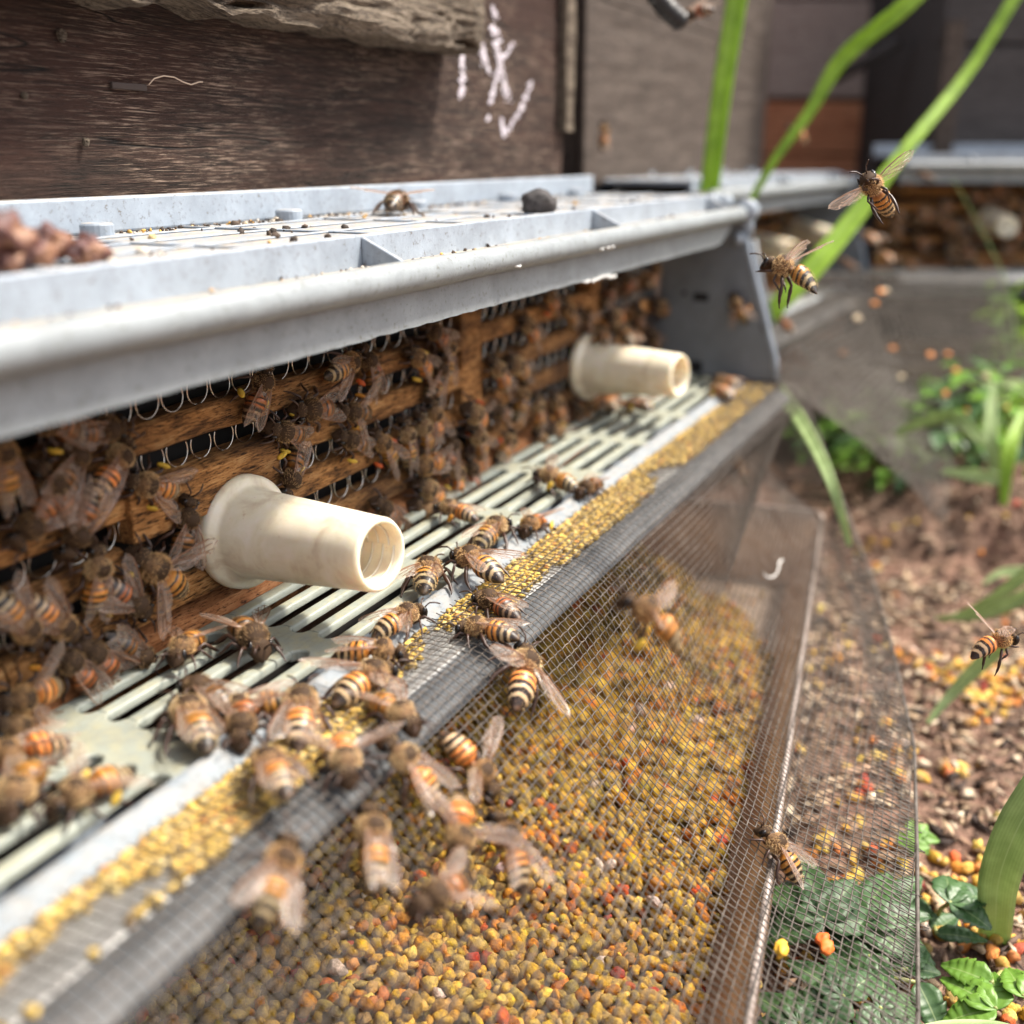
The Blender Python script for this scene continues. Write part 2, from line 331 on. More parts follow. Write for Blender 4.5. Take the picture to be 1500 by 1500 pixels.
    for k, xb in enumerate(br):
        wd = .30 if k % 2 else .42
        right = [(xb + wd + .12, yhi)]
        for y in ys:
            right += [(xb + wd + .12, y + hw)] + [(xb + wd + .12 - hw * math.sin(t), y + hw * math.cos(t)) for t in np.linspace(.25, math.pi - .25, 7)] + [(xb + wd + .12, y - hw)]
        right += [(xb + wd + .12, ylo)]
        left = [(2 * xb - x, y) for x, y in right][::-1]
        m = MB(); m.prism(right + left, -.18, .02, 2); P(m, 'grate_bridge', PLG, bevel=.035)
    for a_, b_ in zip(br[:-1], br[1:]):
        wa = .30 if br.index(a_) % 2 else .42; wb = .30 if br.index(b_) % 2 else .42
        e = [yhi] + [q for y in ys for q in (y + hw, y - hw)] + [ylo]
        for y1, y0 in zip(e[0::2], e[1::2]):
            pr = [(y0, -.12), (y1, -.12), (y1, -.02), (y1 - .03, .02), ((y0 + y1) / 2, .032), (y0 + .03, .02), (y0, -.02)]
            m = MB(); m.rings([np.array([(x, y, z) for y, z in pr]) for x in (a_ + wa + .10, b_ - wb - .10)]); P(m, 'grate_bar', PLG, bevel=.02, seg=2)
    m = MB(); pr = [(8.955, -.25), (8.955, .08), (8.92, .13), (8.84, .14), (8.78, .11), (8.58, .02), (8.48, -.02), (8.47, -.25)]
    m.rings([np.array([(x, y, z + .012 * fbm(x * .3, y)) for y, z in pr]) for x in np.arange(x0, x1 - .1, 1.0)]); P(m, 'outer_rail', PL2, bevel=.03)
    for yr in (10.06, 9.50): m = MB(); m.box(x0, x1 - .4, yr - .03, yr + .03, -1.3, -.42); P(m, 'under_rib', PL)
    m = MB(); m.box(x0, x1, 8.9, 12.6, -2.1, -2.0); P(m, 'under_board', M_SHADE)
    # flat metal ledge outside the grate with a bent-down dark face
    m = MB(); ye = 6.98; pr = [(8.46, -.03), (7.9, -.02), (7.62, -.03), (7.56, -.045), (7.52, -.08), (7.50, -.20), (8.46, -.2)]
    m.rings([np.array([(x, y + .02 * fbm(x * .4, 1), z + .02 * fbm(x * .5, y)) for y, z in pr]) for x in np.arange(x0, x1, .6)]); P(m, 'metal_ledge', M_METAL, smooth=False, bevel=.02)
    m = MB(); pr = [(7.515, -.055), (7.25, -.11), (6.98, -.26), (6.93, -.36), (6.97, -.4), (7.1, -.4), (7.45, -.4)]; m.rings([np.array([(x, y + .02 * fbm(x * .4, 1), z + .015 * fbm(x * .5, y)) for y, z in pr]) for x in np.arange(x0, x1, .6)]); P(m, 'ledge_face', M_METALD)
    # wooden slats with wire coils between, vertical stiles, near-black shade backing
    stile = [s_ for s_ in (23.6, 31.2) if x0 < s_ < x1]
    for i, zt in enumerate(H_BARS):
        segs = [(x0, 9.5 + .3 * i), (9.55 + .3 * i, 23.1), (24.15, x1 - .2)] if near else [(x0, x1 - .2)]
        if i == 1 and near: segs = [(x0, 11.9), (15.72, 23.1), (24.15, x1 - .2)]
        for (a_, b_) in segs:
            n_ = max(3, int((b_ - a_) / .35)); R = []
            for x in np.linspace(a_, b_, n_):
                q = .025; pr = [(12.42, zt - .46), (12.04, zt - .50), (11.98, zt - .46), (11.97, zt - .26), (12.0, zt - .08), (12.08, zt - .02), (12.42, zt)]
                R.append(np.array([(x, y + q * fbm(x * 1.1, y * 3, z * 3 + i * 9), z + q * 1.2 * fbm(x * .9, z * 2, i * 7 + 3)) for y, z in pr]))
            m = MB(); m.rings(R); P(m, 'wooden_slat', W_BAR)
        pts = []; r = .25; cx = x0 + .4
        m = MB()
        while cx < x1 - .5:
            if not any(abs(cx - s_) < .6 for s_ in stile) and not (near and i == 2 and False):
                c = rnd.uniform(-.03, .03); tl = rnd.uniform(-.12, .12)
                if near: m.tube([(cx + c + r * math.cos(t), 12.13 + tl * .3 * math.sin(t), zt + .24 + r * math.sin(t)) for t in np.linspace(-math.pi * 1.15, math.pi * .15, 16)], .014, 5, cap=False)
            cx += .575
        if near: P(m, 'wire_coil', M_RING, smooth=True)
    if near:
        m = MB(); R = [np.array([(x, 12.4, 1.86), (x, 11.86, 1.86), (x, 11.84, 2.66), (x, 11.95, 2.74), (x, 12.4, 2.74)]) + .015 * fbm(x * 2, 1) for x in np.linspace(12.0, 15.7, 14)]
        m.rings(R); P(m, 'wooden_block', W_BAR, bevel=.03)
        m = MB(); m.box(23.1, 24.15, 11.99, 12.5, 1.3, 6.0); P(m, 'wooden_stile', W_BAR, bevel=.03); m = MB(); m.box(31.6, 32.5, 11.97, 12.5, .2, 6.0); P(m, 'wooden_stile', W_BAR, bevel=.03)
    m = MB(); R = []
    for x in np.arange(x0, x1, .3):
        k = .05
        R.append(np.array([(x, y + k * fbm(x * 1.5, z * 2, 2), z + k * fbm(x * 1.2, y * 2, 8)) for y, z in [(12.5, -.5), (11.90, -.5), (11.88, -.02), (11.98, .20), (12.5, .33)]]))
    m.rings(R); P(m, 'base_board', W_BARE)
    m = MB(); m.box(x0 - .3, x1 + .3, 12.75, 12.95, -1, 6.05); P(m, 'shade_backing', M_SHADE)  # added sheet: darkness of the hive interior behind the slats, as colour
    return root

def tube_stick(p0, p1, label, mat=None, dark=False, k=1.0):
    p0 = Vector(p0); p1 = Vector(p1); d = (p1 - p0); Ln = d.length
    q = d.to_track_quat('X', 'Z').to_matrix().to_4x4(); M = Matrix.Translation(p0) @ q
    root = empty('exit_tube', p0, label, 'plastic tube', mat=M)
    n = 40
    prof = [(-.05, .93), (.0, .985), (.06, 1.0), (.18, .99), (.24, .93), (.27, .84), (.34, .775), (Ln * .5, .70), (Ln - .25, .615), (Ln - .06, .605), (Ln, .57), (Ln - .0, .515), (Ln - .08, .49), (Ln - .9, .47), (Ln - 1.6, .46)]
    m = MB(); R = [np.array([(x, r * k * math.cos(t), r * k * math.sin(t)) for t in np.linspace(0, 2 * math.pi, n, endpoint=False)]) for x, r in prof]
    m.rings(R, cap=False); m.f.append(tuple(range(len(prof) * n - n, len(prof) * n))); m.m.append(0)
    m.build('tube_body', M_IVORY, root, smooth=True)
    m = MB()
    for j in range(5 if not dark else 1):
        xx = Ln - .25 - .22 * j
        m.tube([(xx + .1 * t / 6.28, .475 * k * math.cos(t), .475 * k * math.sin(t)) for t in np.linspace(0, 2 * math.pi, 28)], .022, 5, cap=False)
    m.build('inner_thread', M_IVORY, root, smooth=True)
    if dark:
        m = MB(); m.tube([(Ln - .02, 0, 0), (Ln + .01, 0, 0)], .52 * k, 24); m.build('end_cap', M_IVORY, root)
        m = MB(); m.tube([(Ln + .0, 0, 0), (Ln + .02, 0, 0)], .14 * k, 16); m.build('cap_hole', M_HOLE, root)
    return root

I4 = Matrix.Identity(4)
trap(I4, 1.5, 38.0, 'large pale grey-blue plastic pollen trap across the foreground, with slotted grate under its shelf')
MH2 = Matrix.Translation((39.2, 2.6, .35)) @ Matrix.Rotation(math.radians(-3), 4, 'Z')
trap(MH2, 3.0, 28.0, 'blurred grey plastic pollen trap just beyond the far end of the foreground trap', near=False)
MH3 = Matrix.Translation((57.1, 4.6, 1.3)) @ Matrix.Rotation(math.radians(-65.4), 4, 'Z')
trap(MH3, 1.2, 34.0, 'blurred grey plastic pollen trap facing the camera at the far right', near=False)
tube_stick((14.5, 11.86, 1.33), (14.02, 8.75, 1.52), 'ivory plastic tube with flared base, the nearest and largest, sticking out above the grate')
tube_stick((30.9, 11.86, 1.48), (30.3, 8.75, 1.56), 'ivory plastic tube by the far end panel of the foreground trap')
tube_stick((58.2, 14.3, 3.2), (56.2, 10.9, 3.0), 'blurred ivory tube behind the lower flying bee', k=.95)
tube_stick((66.5, 13.6, 3.6), (63.0, 10.0, 3.2), 'small blurred white tube seen beside the grass blade near the far corner', k=.9)
tube_stick(MH3 @ Vector((7.4, 12.0, 2.7)), MH3 @ Vector((7.2, 8.6, 2.5)), 'blurred round tube end pointing at the camera with a dark hole in its middle', dark=True, k=.9)

# ------------------------------------------------------------------ hive bodies
def slab(mb, x0, x1, y0, y1, z0, z1, amp=.05, s=(.25, 1.6), seed=0, step=.3):
    """rough-sawn board: its front (low y) and under faces displaced"""
    nx = max(2, int((x1 - x0) / step)); R = []
    for x in np.linspace(x0, x1, nx):
        pr = []
        for y, z in [(y1, z0)] + [(y, z0) for y in np.linspace(y1, y0, 5)[1:]] + [(y0, z) for z in np.linspace(z0, z1, max(3, int((z1 - z0) / .25)))[1:]] + [(y1, z1)]:
            d = amp * fbm(x * s[0], z * s[1] + seed, y * s[1]); d2 = amp * fbm(x * s[0] * 2 + 9, z * s[1] * 2, y + seed)
            pr.append((x, y + (d * 1.2 if y < y1 else 0), z + d2))
        R.append(np.array(pr))
    mb.rings(R); return mb
h1 = empty('beehive', (15, 27, -7.9), 'dark weathered wooden beehive behind the foreground trap, chalk mark on its front', 'beehive')
def PH(m, n_, mat, r=h1, **k): return m.build(n_, mat, r, -r.location, **k)
m = MB(); slab(m, -12, 35.2, 14.5, 16, 5.9, 13.2, amp=.03, seed=2, step=.4); slab(m, -12, 35.25, 14.52, 16, 13.26, 22, amp=.03, seed=5, step=.6); PH(m, 'front_board', W_HIVE)
m = MB(); m.box(-12, 35.1, 16.01, 55, -7.5, 22); PH(m, 'hive_box', W_HIVE)
m = MB(); m.box(-12, 38, 12.96, 15.9, -7.7, 5.89); PH(m, 'lower_box', W_HIVE)
m = MB(); slab(m, 34.75, 35.4, 14.18, 14.44, 8.25, 22, amp=.05, seed=9, s=(2, .5)); PH(m, 'corner_batten', W_OLD)
# eroded cleat
m = MB(); x0, x1 = 2.0, 27.2; nx = 220; R = []
for x in np.linspace(x0, x1, nx):
    pr = []
    lowedge = 9.92 - .25 * max(0, min(1, (17.5 - x) / 9)) * .6
    ys_ = [(14.46, lowedge), (14.1, lowedge - .0), (13.8, lowedge + .02), (13.5, lowedge + .0)]
    ys_ += [(13.34, z) for z in np.linspace(lowedge + .03, 13.8, 52)] + [(14.46, 13.8)]
    for i, (y, z) in enumerate(ys_):
        st = fbm(x * .16, z * 1.6, 3.1, 5); st2 = fbm(x * .6, z * 5, 8.1, 4)
        rag = max(0, fbm(x * .28 + 4, z * 1.1, 1.3, 4) - .05)
        dy = .16 * st + .07 * st2 + .55 * rag if i > 2 else .02 * st
        if i > 2 and x > x1 - .5: dy *= .3
        lo = .16 * fbm(x * .7, 2.2, 5, 4) * math.exp(-(z - lowedge) * 2) if i < 20 else 0
        pr.append((x, y + dy + (.26 * math.exp(-(fbm(x * .13, z * 1.9, 6.6, 4) / .05) ** 2) * (.4 + rag * 3) if i > 2 else 0), z + lo))
    R.append(np.array(pr))
m.rings(R); PH(m, 'eroded_cleat', W_OLD)
# chalk mark: strokes of crumbly chalk dabs on the board face
def chalk(u0, v0, u1, v1, wd, dens=1.0):
    cm = MB()
    n_ = int(max(abs(u1 - u0), abs(v1 - v0)) * 1.15 * dens)
    for i in range(n_):
        t = rnd.random(); uu = u0 + (u1 - u0) * t + rnd.gauss(0, wd * .42); vv = v0 + (v1 - v0) * t + rnd.gauss(0, 1.5)
        p = at(uu, vv, y=14.46); r = rnd.uniform(.02, .055)
        cm.ell((p[0], 14.475, p[2]), (r * rnd.uniform(.8, 1.8), .02, r * rnd.uniform(.6, 1.1)), 6, 3)
    cm.build('chalk_stroke', M_CHALK, h1, -h1.location, fix=False)
for s_ in ((720, 4, 727, 26, 5), (722, 38, 731, 62, 6), (705, 60, 716, 108, 5), (754, 62, 738, 84, 6), (727, 62, 736, 112, 7), (738, 84, 728, 114, 6), (730, 112, 718, 152, 4.5), (736, 112, 747, 150, 6),
           (678, 85, 677, 100, 3), (679, 98, 676, 144, 5), (779, 120, 764, 160, 3.5), (764, 160, 738, 200, 2.6), (735, 172, 738, 200, 2.2), (714, 171, 717, 177, 3)): chalk(*s_)
# nail, crack and loose thread on the board
m = MB(); p = at(196, 128, y=14.45); m.box(p[0] - .55, p[0] + .28, 14.40, 14.47, p[2] - .05, p[2] + .06); PH(m, 'rusty_staple', N('rusty_iron').col((.035, .022, .018)).set(Roughness=.8).m, bevel=.02)
m = MB(); m.tube([at(u, v, y=14.38) for u, v in ((218, 124), (226, 115), (240, 111), (255, 113), (268, 120), (280, 124), (292, 120), (297, 120))], .012, 4)
tag(m.build('loose_fibre', N('pale_fibre').col((.55, .42, .32)).set(Roughness=.7).m, smooth=True), 'thin pale curly fibre stuck on the dark hive board', 'fibre')
for u, v, s_, lab in ((95, 52, .09, 'small brown crumb stuck high on the dark hive board'), (130, 208, .06, 'pale flake on the dark board just above the shelf'), (40, 140, .045, 'small pale splinter at the left of the dark board')):
    p = at(u, v, y=14.36); m = MB(); m.ell((0, 0, 0), (s_, .07, s_ * 1.2), 7, 5)
    m.v[0] = m.v[0] + rng.normal(0, s_ * .12, m.v[0].shape); m.v[0] += np.array([p[0], 14.42, p[2]])
    tag(m.build('wood_crumb', W_OLD), lab, 'crumb')

# second hive (behind the second trap)
h2 = empty('beehive', (54, 25, -7.9), 'blurred grey-brown wooden beehive just right of the dark gap beside the nearest hive', 'beehive')
h2.rotation_euler.z = math.radians(-1.5); bpy.context.view_layer.update()
def PH2(m, n_, mat, **k): return m.build(n_, mat, h2, -h2.location, **k)
m = MB(); slab(m, 40.6, 67.9, 15.6, 17, 6.5, 13.0, amp=.05, seed=12, step=1); slab(m, 40.6, 67.9, 15.62, 17, 13.08, 30, amp=.05, seed=17, step=1); PH2(m, 'front_board', W_HIVE2)
m = MB(); m.box(40.5, 67.8, 17.01, 55, -7.5, 30); PH2(m, 'hive_box', W_HIVE2)
m = MB(); m.box(40.4, 41.4, 15.3, 15.55, 5.9, 30); PH2(m, 'corner_batten', W_HIVE2, bevel=.05)
m = MB(); m.box(42, 66, 15.8, 16.9, -7.6, 6.4); PH2(m, 'lower_box', W_HIVE3)
# third hive (faces the camera, behind the third trap)
M3 = MH3.copy()
h3 = empty('beehive', (0, 0, 0), 'dark grey wooden beehive at the far right with a post on its left edge', 'beehive', mat=M3)
m = MB()
for i in range(4): m.box(4.6, 45, 14.6, 16, 6.1 - (.0 if i else .0) + i * 6.2, 6.1 + i * 6.2 + 6.05)
m.build('front_board', W_HIVE3, h3, bevel=.08)
m = MB(); m.box(4.8, 45, 16.01, 50, -8.5, 30); m.box(1.5, 45, 13.0, 15.9, -8.8, 6.0); m.build('hive_box', W_HIVE3, h3)
m = MB(); m.box(4.6, 5.7, 14.0, 14.58, 6.3, 13.5); m.build('corner_batten', W_HIVE2, h3, bevel=.08)
# fourth hive between them, further back: pink-grey boards over an orange one
h4 = empty('beehive', (0, 0, 0), 'far beehive of pinkish-grey boards with a bright orange-brown board at the bottom', 'beehive', mat=Matrix.Translation((83, 19.5, 0)) @ Matrix.Rotation(math.radians(-65.4), 4, 'Z'))
m = MB(); m.box(-9, 22, 0, 1.5, 11.4, 17.7); m.box(-9, 22, .05, 1.5, 17.9, 24.0); m.build('pinkish_board', W_PINK, h4, bevel=.1)
m = MB(); m.box(-9, 22, -.1, 1.4, 7.6, 11.1); m.box(-9, 22, .0, 1.4, -8, 7.5); m.build('orange_board', W_RED, h4, bevel=.1)
m = MB(); m.box(-9, 22, 1.51, 30, -8, 30); m.box(-9, 22, .4, 1.5, 24.2, 30); m.build('hive_box', M_SHADE, h4)
# leaning stick in front of it, and a dark ribbed hose at the top
m = MB(); m.tube([depth(1222, 116, 72), depth(1265, 92, 70), depth(1314, 62, 68)], [.35, .42, .45], 8); tag(m.build('wooden_stick', W_HIVE3, smooth=True), 'blurred dark stick leaning across the pinkish boards', 'stick')
m = MB(); P0 = [depth(u, v, d) for u, v, d in ((935, -40, 30), (962, -6, 30), (978, 14, 30.3), (1000, 34, 30.6))]
pp = []
for i in range(40):
    t = i / 39 * 3; k = min(2, int(t)); q = P0[k] * (1 - (t - k)) + P0[k + 1] * (t - k); pp.append(q)
m.tube(pp, [.26 + .05 * math.sin(i * 1.6) for i in range(40)], 12); tag(m.build('ribbed_hose', M_BLACK, smooth=True), 'black ribbed hose end hanging in at the top edge', 'hose')
# ------------------------------------------------------------------ pollen tray (slightly skewed) and its pollen
TO = np.array([12.95, 2.32]); TE = np.array([.9913, .1314]); TN = np.array([-.1314, .9913])
def tw(u, w_, z): p = TO + TE * u + TN * w_; return (p[0], p[1], z)
tray = empty('pollen_tray', (20, 7, -6.8), 'brown plastic tray full of pollen lying under the mesh screen', 'tray')
def PT(m, n_, mat, **k): return m.build(n_, mat, tray, -tray.location, **k)
UA, UB, WB, ZR, ZF = -12.0, 24.75, 11.6, -4.2, -6.85
m = MB()
def ringloop(uo, wo0, wo1, z): return np.array([tw(UA + uo, wo0, z), tw(UB - uo, wo0, z), tw(UB - uo, WB - wo1, z), tw(UA + uo, WB - wo1, z)])
m.rings([ringloop(0, 0, 0, ZR), ringloop(.06, .06, .06, ZR - .02), ringloop(.35, .85, .3, ZF + .15), ringloop(.5, 1.0, .45, ZF)], cap=False); k_ = m.n
m.f.append(tuple(range(k_ - 4, k_))); m.m.append(0)
m.rings([ringloop(-.25, -.1, -.1, ZR - .1), ringloop(.2, .75, .2, ZF - .1)], cap=False); PT(m, 'tray_body', M_TRAY, fix=False)
m = MB()
pts = [tw(UA, 0, ZR), tw(UB - .4, 0, ZR), tw(UB - .1, .1, ZR), tw(UB, .4, ZR), tw(UB, WB, ZR), tw(UA, WB, ZR), tw(UA, 0, ZR)]
m.tube(pts, .075, 8); PT(m, 'tray_rim', M_RIM, smooth=True)

def ico(sub):
    import bmesh
    b = bmesh.new(); bmesh.ops.create_icosphere(b, subdivisions=sub, radius=1); V = np.array([v.co[:] for v in b.verts]); F = np.array([[v.index for v in q.verts] for q in b.faces]); b.free(); return V, F
ICO2 = ico(2); ICO3 = ico(3)
def pellet_templates(base, n=18, amp=.30, seed=0):
    T = []; r_ = np.random.default_rng(seed)
    for k in range(n):
        V = base[0].copy(); o = r_.uniform(0, 50, 3)
        d = np.array([mnoise.noise(Vector(v * 1.3 + o)) for v in V]); d2 = np.array([mnoise.noise(Vector(v * 3.1 + o)) for v in V])
        V = V * (1 + amp * 1.6 * d + amp * .5 * d2)[:, None]; V *= np.array([r_.uniform(.95, 1.35), r_.uniform(.8, 1.05), r_.uniform(.6, .9)]); T.append(V)
    return T
def randrot(n):
    q = rng.normal(size=(n, 4)); q /= np.linalg.norm(q, axis=1)[:, None]; a_, b, c, d = q.T
    return np.stack([np.stack([1 - 2 * (c * c + d * d), 2 * (b * c - a_ * d), 2 * (b * d + a_ * c)], 1), np.stack([2 * (b * c + a_ * d), 1 - 2 * (b * b + d * d), 2 * (c * d - a_ * b)], 1), np.stack([2 * (b * d - a_ * c), 2 * (c * d + a_ * b), 1 - 2 * (b * b + c * c)], 1)], 1)
PC = np.array([(.52, .34, .045), (.44, .30, .06), (.58, .36, .045), (.38, .27, .07), (.58, .26, .035), (.50, .18, .025), (.45, .085, .022), (.30, .21, .06), (.66, .48, .09), (.66, .54, .42)])
PW = np.array([.24, .20, .15, .15, .09, .055, .022, .07, .04, .008]); PW /= PW.sum()
def pellets(name, P, Rad, cols, label, cat, base=ICO2, mat=None, kind='stuff', squash=None):
    T = pellet_templates(base, seed=len(P)); F = base[1]; nv = len(base[0]); n = len(P)
    ti = rng.integers(0, len(T), n); Rt = randrot(n)
    V = np.einsum('nij,nkj->nki', Rt, np.array(T)[ti]) * Rad[:, None, None]
    if squash: V[:, :, 2] *= squash
    V = (V + P[:, None, :]).reshape(-1, 3)
    FF = (F[None] + (np.arange(n) * nv)[:, None, None]).reshape(-1, 3)
    me = bpy.data.meshes.new(name); me.vertices.add(len(V)); me.vertices.foreach_set('co', V.ravel())
    me.loops.add(FF.size); me.loops.foreach_set('vertex_index', FF.ravel()); me.polygons.add(len(FF))
    me.polygons.foreach_set('loop_start', np.arange(0, FF.size, 3)); me.polygons.foreach_set('use_smooth', np.ones(len(FF), bool))
    at_ = me.attributes.new('tint', 'FLOAT_COLOR', 'POINT'); C = np.ones((n, nv, 4)); C[:, :, :3] = cols[:, None, :]; at_.data.foreach_set('color', C.ravel())
    me.materials.append(mat or M_POL); me.update(); me.validate()
    return tag(link(name, me), label, cat, kind=kind)
def pcol(n, w_=None):
    i = rng.choice(len(PC), n, p=PW if w_ is None else w_); c = PC[i] * np.array([1.03, .98, 1.1]) * rng.uniform(.66, 1.2, (n, 1)); return np.clip(c + rng.normal(0, .015, (n, 3)), .01, 1)
def heap_z(u, w_):
    z = -6.0 + .38 * fbm(u * .28, w_ * .3, 3) + .18 * fbm(u * .8, w_ * .8, 6)
    e = (19.0 + (w_ - 1.2) * 1.75 + 1.2 * fbm(w_ * .6, 2)) - u
    if e < 4: z -= (4 - e) * .25
    return z - max(0, 1.5 - w_) * .25, e
P = []; R_ = []
sp = .215
for lay in range(2):
    u = -11.0
    while u < 26:
        w_ = 1.0
        while w_ < 11.0:
            uu = u + rng.uniform(-.09, .09); ww = w_ + rng.uniform(-.09, .09); z, e = heap_z(uu, ww)
            if e > 0 and (e > 1 or rng.random() < e) and (lay == 0 or rng.random() < .5):
                z = max(z, ZF + .12)
                P.append(tw(uu, ww, z + (.10 * lay + rng.uniform(-.08, .08)))); R_.append(rng.uniform(.10, .165) if rng.random() > .12 else rng.uniform(.05, .09))
            w_ += sp
        u += sp
P = np.array(P); R_ = np.array(R_); q = proj(P); k = (q[:, 2] > 3) & (q[:, 0] > -250) & (q[:, 0] < 1700) & (q[:, 1] < 1800) & (q[:, 1] > 600); P, R_ = P[k], R_[k]
pc = pcol(len(P))
clump = 0 * np.array([fbm(p[0] * .5, p[1] * .5, 11) for p in P]); pc[clump > .22] = pc[clump > .22] * np.array([1.15, .78, .7])
pellets('pollen_pellets', P, R_, pc, 'deep bed of yellow, ochre and orange pollen pellets filling the brown tray', 'pollen')
nP = len(P)
# fine base under the pellets
m = MB(); gu = np.arange(-11.4, 26, .4); gw = np.arange(.95, 11.3, .4)
m.grid(np.array([[tw(u, w_, max(ZF + .02, heap_z(u, w_)[0] - .12) if heap_z(u, w_)[1] > 2.4 else ZF - .06) for w_ in gw] for u in gu]))
a = N('pollen_dust'); a.col(a.ramp(a.noise(a.coord(), 3, 6, .7), [(.3, (.10, .06, .015)), (.6, (.26, .17, .04))])).set(Roughness=.9)
mmask = m.build('pollen_crumbs', a.m, smooth=True); tag(mmask, 'fine brownish yellow crumbs beneath the pollen pellets in the tray', 'pollen', kind='stuff')
# loose pellets on the bare tray floor
n_ = 120; uu = rng.uniform(12, 24.2, n_); ww = rng.uniform(1.2, 8.5, n_); P = np.array([tw(a_, b_, ZF + .12) for a_, b_ in zip(uu, ww)])
pellets('scattered_pellets', P, rng.uniform(.05, .11, n_), pcol(n_), 'few loose pollen crumbs on the bare far floor of the tray', 'pollen')
# yellow pollen caught on the metal ledge below the mesh
P = []; R_ = []; C = []
for i in range(26000):
    x = rng.uniform(2.2, 37.5); y = 8.42 - abs(rng.normal(0, .62)); dens = 1.5 * fbm(x * .3, y * .7, 21) + .62 + .3 * max(0, min(1, (13 - x) / 5)) - (8.42 - y) * .42
    if y < 7.5 or rng.random() > dens * 1.7: continue
    P.append((x, y, -.02 + rng.uniform(0, .05) - 0)); R_.append(rng.uniform(.025, .085)); cc = [(.66, .47, .12), (.55, .36, .09), (.72, .58, .25), (.36, .26, .11), (.50, .24, .07)][rng.choice(5, p=[.45, .2, .15, .15, .05])]; C.append(np.array(cc) * rng.uniform(.8, 1.15))
pellets('ledge_pollen', np.array(P), np.array(R_), np.array(C), 'bright yellow pollen dust and crumbs strewn along the metal ledge under the mesh', 'pollen', base=ico(1))

# ------------------------------------------------------------------ woven mesh screen
OUT = np.array([(-2, -1.2, -6.0), (4, -.6, -5.6), (12, .1, -5.15), (15, .15, -5.0), (19, .58, -4.8), (23.1, 1.05, -4.75), (27.6, 2.03, -4.6), (31, 2.9, -4.35), (34, 3.85, -4.0), (37, 5.2, -2.9), (38.3, 6.3, -1.1), (39, 6.6, -.5)])
def mprof(x):
    yo = np.interp(x, OUT[:, 0], OUT[:, 1]); zo = np.interp(x, OUT[:, 0], OUT[:, 2])
    pts = [(8.42, .06), (8.2, .09), (7.35, .08), (6.95, -.08), (6.6, -.40)]
    yr = 2.32 + (x - 12.95) * .1325 + .05
    if yr > yo + .5 and x < 37: pts += [(yr + 1.9, -2.62), (yr + .6, -3.62), (yr, -4.02), (yr - .35, -4.30)]
    pts += [(yo, zo)]
    return np.array(pts)
def mpoint(x, d, P):
    L = np.concatenate([[0], np.cumsum(np.hypot(*np.diff(P, axis=0).T))])
    y = np.interp(d, L, P[:, 0]); z = np.interp(d, L, P[:, 1])
    b = np.clip(d - 1.6, 0, 1) * np.clip((L[-1] - d) + .15, 0, 1)
    z = z + b * (.10 * np.array([fbm(x * .22, q * .35, 2, 3) for q in np.atleast_1d(d)]))
    return y, z, L[-1]
def tubes_np(lines, r, n=4):
    V = []; F = []; k = 0; ang = np.linspace(0, 2 * math.pi, n, endpoint=False) + .4
    for Pn in lines:
        if len(Pn) < 2: continue
        t = np.gradient(Pn, axis=0); t /= np.linalg.norm(t, axis=1)[:, None] + 1e-9
        ref = np.array([.1, .3, 1.0]); a_ = ref - t * (t @ ref)[:, None]; a_ /= np.linalg.norm(a_, axis=1)[:, None]; b = np.cross(t, a_)
        ring = Pn[:, None] + r * (a_[:, None] * np.cos(ang)[None, :, None] + b[:, None] * np.sin(ang)[None, :, None])
        V.append(ring.reshape(-1, 3)); m_ = len(Pn)
        i = np.arange(m_ - 1)[:, None] * n; j = np.arange(n)[None]; j2 = (j + 1) % n
        F.append(np.stack([i + j, i + j2, i + n + j2, i + n + j], -1).reshape(-1, 4) + k); k += m_ * n
    return np.concatenate(V), np.concatenate(F)
def np_mesh(name, V, F, mat, smooth=True):
    me = bpy.data.meshes.new(name); me.vertices.add(len(V)); me.vertices.foreach_set('co', V.ravel()); c = F.shape[1]
    me.loops.add(F.size); me.loops.foreach_set('vertex_index', F.ravel()); me.polygons.add(len(F)); me.polygons.foreach_set('loop_start', np.arange(0, F.size, c))
    if smooth: me.polygons.foreach_set('use_smooth', np.ones(len(F), bool))
    me.materials.append(mat); me.update(); me.validate(); return me
PI_ = .162
def screen_lines(pitch, xa, xb):
    xs = np.arange(xa, xb, pitch); grid_ = {}; lines = []
    nd = int(13 / pitch); Z = np.full((len(xs), nd, 3), np.nan)
    for i, x in enumerate(xs):
        P = mprof(x); d = np.arange(nd) * pitch + .02 * math.sin(x * .8) ; y, z, Lm = mpoint(x, d, P); ok = d <= Lm + .02
        wob = .05 * math.sin(x * .35) * (d / 8) + .02 * np.array([fbm(x * .3, q * .5, 7, 2) for q in d])
        Z[i, ok] = np.stack([np.full(ok.sum(), x) + wob[ok], y[ok], z[ok]], 1)
    am = pitch * .07; sg = np.where((np.add.outer(np.arange(len(xs)), np.arange(nd)) % 2) == 0, 1.0, -1.0)
    for i in range(len(xs)):
        k_ = ~np.isnan(Z[i, :, 0]); q = Z[i, k_].copy(); q[:, 2] += am * sg[i, k_]
        if rng.random() < .8: q = np.vstack([q[0] + np.array([rng.uniform(-.02, .02), .07, rng.uniform(0, .05)]), q])
        lines.append(q)
    for j in range(1, nd):
        k_ = ~np.isnan(Z[:, j, 0])
        if k_.sum() > 2: q = Z[k_, j].copy(); q[:, 2] -= am * sg[k_, j]; lines.append(q)
    return lines, Z
lines, Z = screen_lines(PI_, 2.0, 38.4)
hem = []
